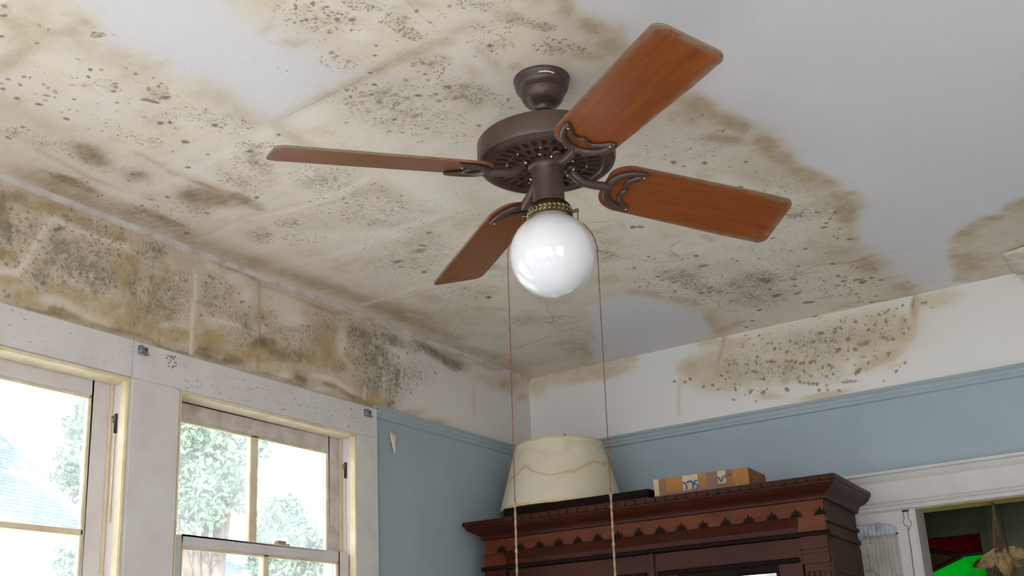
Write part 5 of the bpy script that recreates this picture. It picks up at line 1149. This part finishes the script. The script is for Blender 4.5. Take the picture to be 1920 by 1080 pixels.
# light fitter with its laurel band
k = MB(); k.lathe([(0.036, -0.334), (0.042, -0.337), (0.048, -0.342), (0.0515, -0.347), (0.052, -0.352), (0.0535, -0.354), (0.0535, -0.372), (0.0505, -0.374), (0.049, -0.370), (0.048, -0.348), (0.036, -0.340)], 64, closed=True)
fit = k.build('light_fitter', M_BRASS, FAN, smooth=35)
k = MB()
for i in range(30):
    a = 2 * math.pi * i / 30
    for s in (1, -1):
        M = Matrix.Rotation(a, 3, 'Z') @ Matrix.Rotation(s * math.radians(38), 3, 'X')
        k.ball((0.0542 * math.cos(a), 0.0542 * math.sin(a), -0.3625 - s * 0.0042), 0.0052, 8, 5, sc=(0.34, 1.0, 0.34), M=M)
k.build('laurel_band', M_SILVER, fit, smooth=60)
for th in (math.radians(29.2), math.radians(180 + 29.2 - 12)):
    k = MB()
    k.tube([(0.053 * math.cos(th), 0.053 * math.sin(th), -0.358), (0.064 * math.cos(th), 0.064 * math.sin(th), -0.356)], 0.0042, 10)
    k.ball((0.065 * math.cos(th), 0.065 * math.sin(th), -0.356), 0.0045, 10, 6)
    k.build('chain_post', M_BRASS, fit, smooth=60)
# opal globe
def opal():
    k = NT('opal_white_glass')
    k.set((0.73, 0.74, 0.775, 1), 0.04, 0.5)
    k.b.inputs['Subsurface Weight'].default_value = 0.9
    k.b.inputs['Subsurface Radius'].default_value = (0.07, 0.07, 0.07)
    k.b.inputs['Subsurface Scale'].default_value = 1.0
    k.b.inputs['Coat Weight'].default_value = 1.0
    k.b.inputs['Coat Roughness'].default_value = 0.17
    return k.m
GZ, GR = -0.466, 0.1015
pr = [(0.047, -0.366), (0.047, -0.370)]
a0 = math.asin(0.050 / GR)
for i in range(41):
    a = a0 + (math.pi - a0) * i / 40
    pr.append((GR * math.sin(a) if i < 40 else 0.0, GZ + GR * math.cos(a)))
k = MB(); k.lathe(pr, 72)
k.build('globe', opal(), FAN, smooth=60)

def blade_wood():
    k = NT('blade_veneer')
    g = k.noise(4, 8, 0.66, sc=(1.2, 16, 4)); g2 = k.noise(5, 3, sc=(1, 3, 1))
    c = k.mix(k.rng(g, 0.34, 0.66), srgb(134, 70, 24), srgb(108, 52, 16))
    c = k.mix(k.rng(g2, 0.45, 0.72, 0, 0.6), c, srgb(118, 61, 21))
    e = k.attr('edge').outputs['Fac']
    dn = k.noise(45, 6, 0.7)
    dust = k.math('MULTIPLY', e, k.rng(dn, 0.36, 0.6, 0.0, 1.0), True)
    edge = k.rng(e, 0.93, 1.0, 0.0, 0.85)
    dust = k.math('MAXIMUM', dust, edge)
    specks = k.math('MULTIPLY', k.rng(k.noise(150, 3, 0.6), 0.69, 0.74), k.rng(e, 0.0, 0.5, 0.15, 0.8))
    dust = k.math('MAXIMUM', dust, specks)
    c = k.mix(dust, c, srgb(122, 112, 94))
    return k.set(c, k.rng(dust, 0, 1, 0.28, 0.8), 0.45)
M_BLADE = blade_wood()
R1, TW = 0.152, 0.0795
def blade_mesh(L):
    """plank along +x from 0 to L with clipped root and rounded tip; a field stores nearness to the rim"""
    nu, nv, RC = 70, 15, 0.024
    def hw(x):
        w = 0.071 + (TW - 0.071) * min(1, x / (L * 0.75))
        if x < 0.060: w = 0.030 + (w - 0.030) * math.sqrt(max(0, 1 - ((0.060 - x) / 0.060) ** 2))
        if x > L - RC: w = w - RC + math.sqrt(max(0, RC * RC - (x - (L - RC)) ** 2))
        return w
    xs = []
    for i in range(nu + 1):
        u = i / nu
        xs.append(L * (0.5 - 0.5 * math.cos(math.pi * u)))
    V, F, E = [], [], []
    th = 0.0055
    for side in (-1, 1):
        for x in xs:
            w = hw(x)
            for j in range(nv):
                v = math.sin((j / (nv - 1) * 2 - 1) * math.pi / 2)
                y = v * w
                V.append((x, y, side * th / 2))
                d = min(w - abs(y), x * 0.9 + 0.004, L - x)
                # the two far edges and the trailing rim hold the most dust
                reach = 0.009 + 0.016 * max(0, (x - 0.62 * L) / (0.38 * L))
                E.append(max(0.0, 1 - d / reach) * (0.35 + 0.65 * min(1, x / (0.5 * L))))
    n = (nu + 1) * nv
    for s in (0, 1):
        for i in range(nu):
            for j in range(nv - 1):
                a = s * n + i * nv + j
                q = (a, a + 1, a + nv + 1, a + nv)
                F.append(q if s else q[::-1])
    rim = [i * nv for i in range(nu + 1)]
    rim2 = [i * nv + nv - 1 for i in range(nu + 1)]
    for r_ in (rim, rim2):
        for a, b in zip(r_[:-1], r_[1:]): F.append((a, b, b + n, a + n))
    for i0 in (0, nu):
        for j in range(nv - 1):
            a = i0 * nv + j; F.append((a, a + 1, a + 1 + n, a + n))
    me = bpy.data.meshes.new('fan_blade')
    me.from_pydata(V, [], F)
    at = me.attributes.new('edge', 'FLOAT', 'POINT'); at.data.foreach_set('value', E)
    bm = bmesh.new(); bm.from_mesh(me); bmesh.ops.recalc_face_normals(bm, faces=bm.faces); bm.to_mesh(me); bm.free()
    me.materials.append(M_BLADE)
    return me
ROOT_Z = -0.262
BL = [(0.9512, 0.3019, -0.3853, 0.6588), (2.5279, 0.2865, -0.2589, 0.6596), (4.0722, 0.2902, -0.2821, 0.6572), (5.6670, 0.2937, -0.2702, 0.6605)]
for th, zb, phi, rt in BL:
    e = Vector((math.cos(th), math.sin(th), 0)); s = Vector((-math.sin(th), math.cos(th), 0))
    tip = e * rt + Vector((0, 0, -zb)); root = e * R1 + Vector((0, 0, ROOT_Z))
    s2 = (s * math.cos(phi) + Vector((0, 0, 1)) * math.sin(phi)).normalized()
    X = (tip - root); L_ = X.length; X.normalize()
    Y = (s2 - X * s2.dot(X)).normalized(); Z = X.cross(Y)
    M = Matrix((X, Y, Z)).transposed().to_4x4(); M.translation = root
    b = put('blade', blade_mesh(L_), FAN); b.matrix_local = M
    iM = M.inverted()
    k = MB(); zu = -0.0075
    # crescent holding the blade root, horns pointing outwards
    cres, rad = [], []
    for i in range(25):
        t = i / 24 * 2 - 1
        y = 0.060 * math.sin(t * 1.42) / math.sin(1.42)
        x = 0.008 + 0.078 * abs(t) ** 2.1
        cres.append((x, y, zu)); rad.append(0.0108 * (1 - 0.42 * abs(t) ** 2))
    k.tube(cres, rad, 12, flat=0.75)
    for sgn in (1, -1):
        P = [(0.084, 0.055), (0.068, 0.043), (0.054, 0.030), (0.049, 0.017), (0.052, 0.008), (0.060, 0.0)]
        Q = []
        for a_, c_ in zip(P[:-1], P[1:]):
            for q in range(3): Q.append((a_[0] + (c_[0] - a_[0]) * q / 3, sgn * (a_[1] + (c_[1] - a_[1]) * q / 3), zu))
        Q.append((P[-1][0], 0, zu))
        k.tube(Q, [0.0072 - 0.0024 * i / len(Q) for i in range(len(Q))], 8, flat=0.7)
        k.ball((0.086, sgn * 0.058, zu), 0.0062, 10, 6, sc=(1.1, 1, .75))
    # arm back to the motor, with its foot screwed under the plate
    hub = lambda r, z, y=0.0: iM @ (e * r + Vector((0, 0, z)) + s * y)
    path = [(0.010, 0, zu - 0.001), (-0.006, 0, zu - 0.001), hub(0.128, -0.268), hub(0.105, -0.266), hub(0.088, -0.262), hub(0.074, -0.252), hub(0.066, -0.240)]
    k.tube(path, [0.0100, 0.0108, 0.0108, 0.0112, 0.0122, 0.0130, 0.0120], 12)
    k.ball(hub(0.084, -0.256), 0.0125, 12, 8)
    k.ball(hub(0.064, -0.2365), 0.017, 14, 6, sc=(1, 1, 0.36))
    br = k.build('blade_bracket', M_ENAMEL, FAN, smooth=60); br.matrix_local = M
    for x, y in ((0.082, 0.053), (0.082, -0.053), (0.012, 0.0)): screw(br, (x, y, zu - 0.0058), 0.0028)
    for y in (0.016, -0.016): screw(br, hub(0.062, -0.242, y), 0.0040, sc=(1, 1, 1))

# pull chains: bead chain draped over the globe, lengthened with cotton cord
M_BEAD = paint('brown_bead_chain', srgb(128, 84, 62), srgb(96, 60, 46), 200, 0.4, metal=0.5)
M_COTTON = paint('grubby_cotton_cord', srgb(144, 126, 104), srgb(118, 102, 84), 120, 0.9, 0.1)
LAT = Vector((0.873, 0.488, 0)); FWD = Vector((-0.488, 0.873, 0))
def chain(sgn, th, zj, drift, label):
    t0 = Vector((0.066 * math.cos(th), 0.066 * math.sin(th), -0.358))
    pts = [t0]
    a = LAT * sgn
    c0 = Vector((0, 0, GZ))
    for q in (38, 50, 62, 74, 86):
        r = GR + 0.0028
        pts.append(c0 + a * (r * math.sin(math.radians(q)) + 0.001) + Vector((0, 0, r * math.cos(math.radians(q)))) - FWD * 0.010 * math.sin(math.radians(q)))
    last = pts[-1]
    end = Vector((last.x, last.y, -1.40)) + LAT * drift
    join = last + (end - last) * ((zj - last.z) / (end.z - last.z))
    # bead positions at even spacing
    path = pts + [join]
    k = MB(); step = 0.0047; carry = 0.0
    for p, q in zip(path[:-1], path[1:]):
        l = (q - p).length; d = (q - p) / l; x = carry
        while x < l:
            k.ball(p + d * x, 0.00185, 6, 4); x += step
        carry = x - l
    k.tube(path, 0.0006, 4)
    ch = k.build('pull_chain', M_BEAD, FAN, smooth=60)
    n = 60; P = [join + (end - join) * i / n for i in range(n + 1)]
    rr = random.Random(int(100 * sgn) + 5)
    k = MB()
    for ph in (0, math.pi):
        k.tube([p + Vector((0.0011 * math.cos(i * 0.9 + ph), 0.0011 * math.sin(i * 0.9 + ph), 0)) for i, p in enumerate(P)], 0.0017, 6)
    k.ball(join, 0.0042, 8, 6); k.ball(P[18], 0.0038, 8, 6, sc=(1, 1, 1.5)); k.ball(P[-1], 0.005, 8, 6, sc=(1, 1, 1.6))
    tag(k.build('pull_cord', M_COTTON, ch, smooth=60), label)
chain(-1, math.radians(180 + 29.2 - 12), -1.045, -0.018, 'beige cotton cord tied to the left chain')
chain(1, math.radians(29.2), -1.040, -0.018, 'beige cotton cord tied to the right chain')

# ------------------------------------------------------------------ outdoors
M_GRASS = paint('pale_gravel', srgb(178, 178, 172), srgb(166, 164, 158), 2, 0.9, 0.1)
MB().box(-40, -0.45, -30, 40, -0.65, -0.5).build('ground', M_GRASS)['kind'] = 'structure'
# neighbour's house
def shingles():
    k = NT('grey_blue_shingles')
    bk = k.n('ShaderNodeTexBrick')
    bk.inputs['Scale'].default_value = 4.0
    bk.inputs['Color1'].default_value = srgb(66, 84, 112); bk.inputs['Color2'].default_value = srgb(84, 102, 132); bk.inputs['Mortar'].default_value = srgb(46, 58, 80)
    bk.inputs['Mortar Size'].default_value = 0.03
    mp = k.n('ShaderNodeMapping'); mp.inputs['Rotation'].default_value = (0, 0, math.radians(90))
    k.lk(k.tc, mp.inputs[0]); k.lk(mp.outputs[0], bk.inputs['Vector'])
    n = k.noise(0.8, 5, 0.6)
    return k.set(k.mix(k.rng(n, 0.46, 0.62), bk.outputs['Color'], srgb(160, 170, 184)), 0.8, 0.2)
hs = empty('house', (-6.6, -1.2, -0.5), math.radians(8), 'pale neighbouring house with grey shingled roof outside the left window', 'house')
k = MB(); k.box(-5, 0, -4.5, 3.65, 0, 3.8).prism([(-5, 3.8), (0, 3.8), (-2.5, 5.72)], -4.5, 3.65, 'y')
k.build('wall', paint('cream_boards', srgb(236, 232, 222), srgb(226, 222, 210), 3, 0.7), hs)
k = MB(); k.add([(0.45, -5, 3.62), (0.45, 3.95, 3.62), (-2.5, 3.95, 5.92), (-2.5, -5, 5.92), (-5.45, 3.95, 3.62), (-5.45, -5, 3.62)], [(0, 1, 2, 3), (4, 5, 3, 2)])
o_ = k.build('roof', shingles(), hs); md = o_.modifiers.new('thickness', 'SOLIDIFY'); md.thickness = 0.08
k = MB(); k.box(0.40, 0.47, -5, 3.96, 3.46, 3.64)
k.build('fascia_board', paint('pink_fascia', srgb(206, 176, 168), srgb(190, 160, 150), 4, 0.7), hs)
hs2 = empty('house', (-9.5, 9.0, -0.5), math.radians(-14), 'distant pale house with low roof outside the second window', 'house')
k = MB(); k.box(-4, 0, -3.4, 3, 0, 3.4)
k.build('wall', paint('white_boards', srgb(240, 238, 232), srgb(230, 226, 218), 3, 0.7), hs2)
k = MB(); k.add([(0.4, -3.8, 3.35), (0.4, 3.4, 3.35), (-2, 2.2, 4.7), (-2, -2.2, 4.7), (-4.4, 3.4, 3.35), (-4.4, -3.8, 3.35)], [(0, 1, 2, 3), (1, 4, 2), (4, 5, 3, 2), (0, 3, 5)])
o_ = k.build('roof', shingles(), hs2); md = o_.modifiers.new('thickness', 'SOLIDIFY'); md.thickness = 0.08
k = MB(); k.box(0.34, 0.42, -3.8, 3.4, 3.2, 3.38)
k.build('fascia_board', paint('pink_fascia_far', srgb(206, 170, 160), srgb(190, 156, 146), 4, 0.7), hs2)
# trees
M_LEAF = [paint('leaf_green_%d' % i, a, b, 3, 0.5, 0.3) for i, (a, b) in enumerate(((srgb(128, 156, 120), srgb(96, 130, 104)), (srgb(136, 164, 136), srgb(100, 134, 116))))]
M_BARK = paint('grey_bark', srgb(120, 106, 90), srgb(92, 80, 68), 8, 0.9)
def tree(x, y, h, blobs, label, seed, mat, n=11000, leaf=0.075):
    r = np.random.RandomState(seed)
    t = empty('tree', (x, y, -0.5), 0, label, 'tree', 'trees outside the windows')
    k = MB()
    k.tube([(0, 0, 0), (0.05, 0.03, h * 0.3), (0.0, 0.1, h * 0.6), (0.1, 0.05, h * 0.9)], [0.17, 0.14, 0.10, 0.04], 10)
    for bx, by, bz, br in blobs: k.tube([(0, 0.05, h * 0.45), (bx * 0.5, by * 0.5, (bz + h * 0.45) / 2), (bx, by, bz)], [0.07, 0.05, 0.02], 7)
    k.build('trunk', M_BARK, t, smooth=60)
    w = np.array([b[3] ** 2 for b in blobs]); w = w / w.sum()
    ids = r.choice(len(blobs), n, p=w)
    d = r.normal(size=(n, 3)); d /= np.linalg.norm(d, axis=1)[:, None]
    rad = r.rand(n) ** 0.45
    B = np.array(blobs)[ids]
    c = B[:, :3] + d * (B[:, 3] * rad)[:, None]
    a = r.normal(size=(n, 3)); a /= np.linalg.norm(a, axis=1)[:, None]
    b = np.cross(a, r.normal(size=(n, 3))); b /= np.linalg.norm(b, axis=1)[:, None]
    s = leaf * (0.6 + 0.8 * r.rand(n))[:, None]
    V = np.stack([c - a * s, c + b * s * 0.45, c + a * s, c - b * s * 0.45], 1).reshape(-1, 3)
    me = bpy.data.meshes.new('foliage')
    me.from_pydata(V.tolist(), [], np.arange(4 * n).reshape(-1, 4).tolist())
    me.materials.append(mat)
    put('foliage', me, t)
tree(-6.1, 3.55, 4.6, [(0, -0.1, 4.5, 0.50), (0, 0.35, 4.75, 0.42), (0, -0.25, 4.0, 0.42), (0.1, 0.2, 4.15, 0.30), (-0.1, -0.5, 4.6, 0.4)], 'leafy tree seen in left pane of the second window', 3, M_LEAF[0], 7500, 0.042)
tree(-6.1, 4.80, 3.8, [(0, -0.15, 3.85, 0.36), (0, 0.2, 3.5, 0.42), (0, -0.35, 3.45, 0.28), (0.1, 0.25, 3.1, 0.40)], 'round bushy tree seen low in right pane of the second window', 4, M_LEAF[1], 5500, 0.040)
tree(-8.6, 3.95, 5.2, [(0, 0, 5.3, 0.42), (0, 0.3, 5.0, 0.4), (0, -0.15, 4.7, 0.4), (0, 0.1, 4.2, 0.4), (0, 0.0, 3.7, 0.4)], 'tree beyond the shingled roof outside left window', 5, M_LEAF[1], 6500, 0.05)
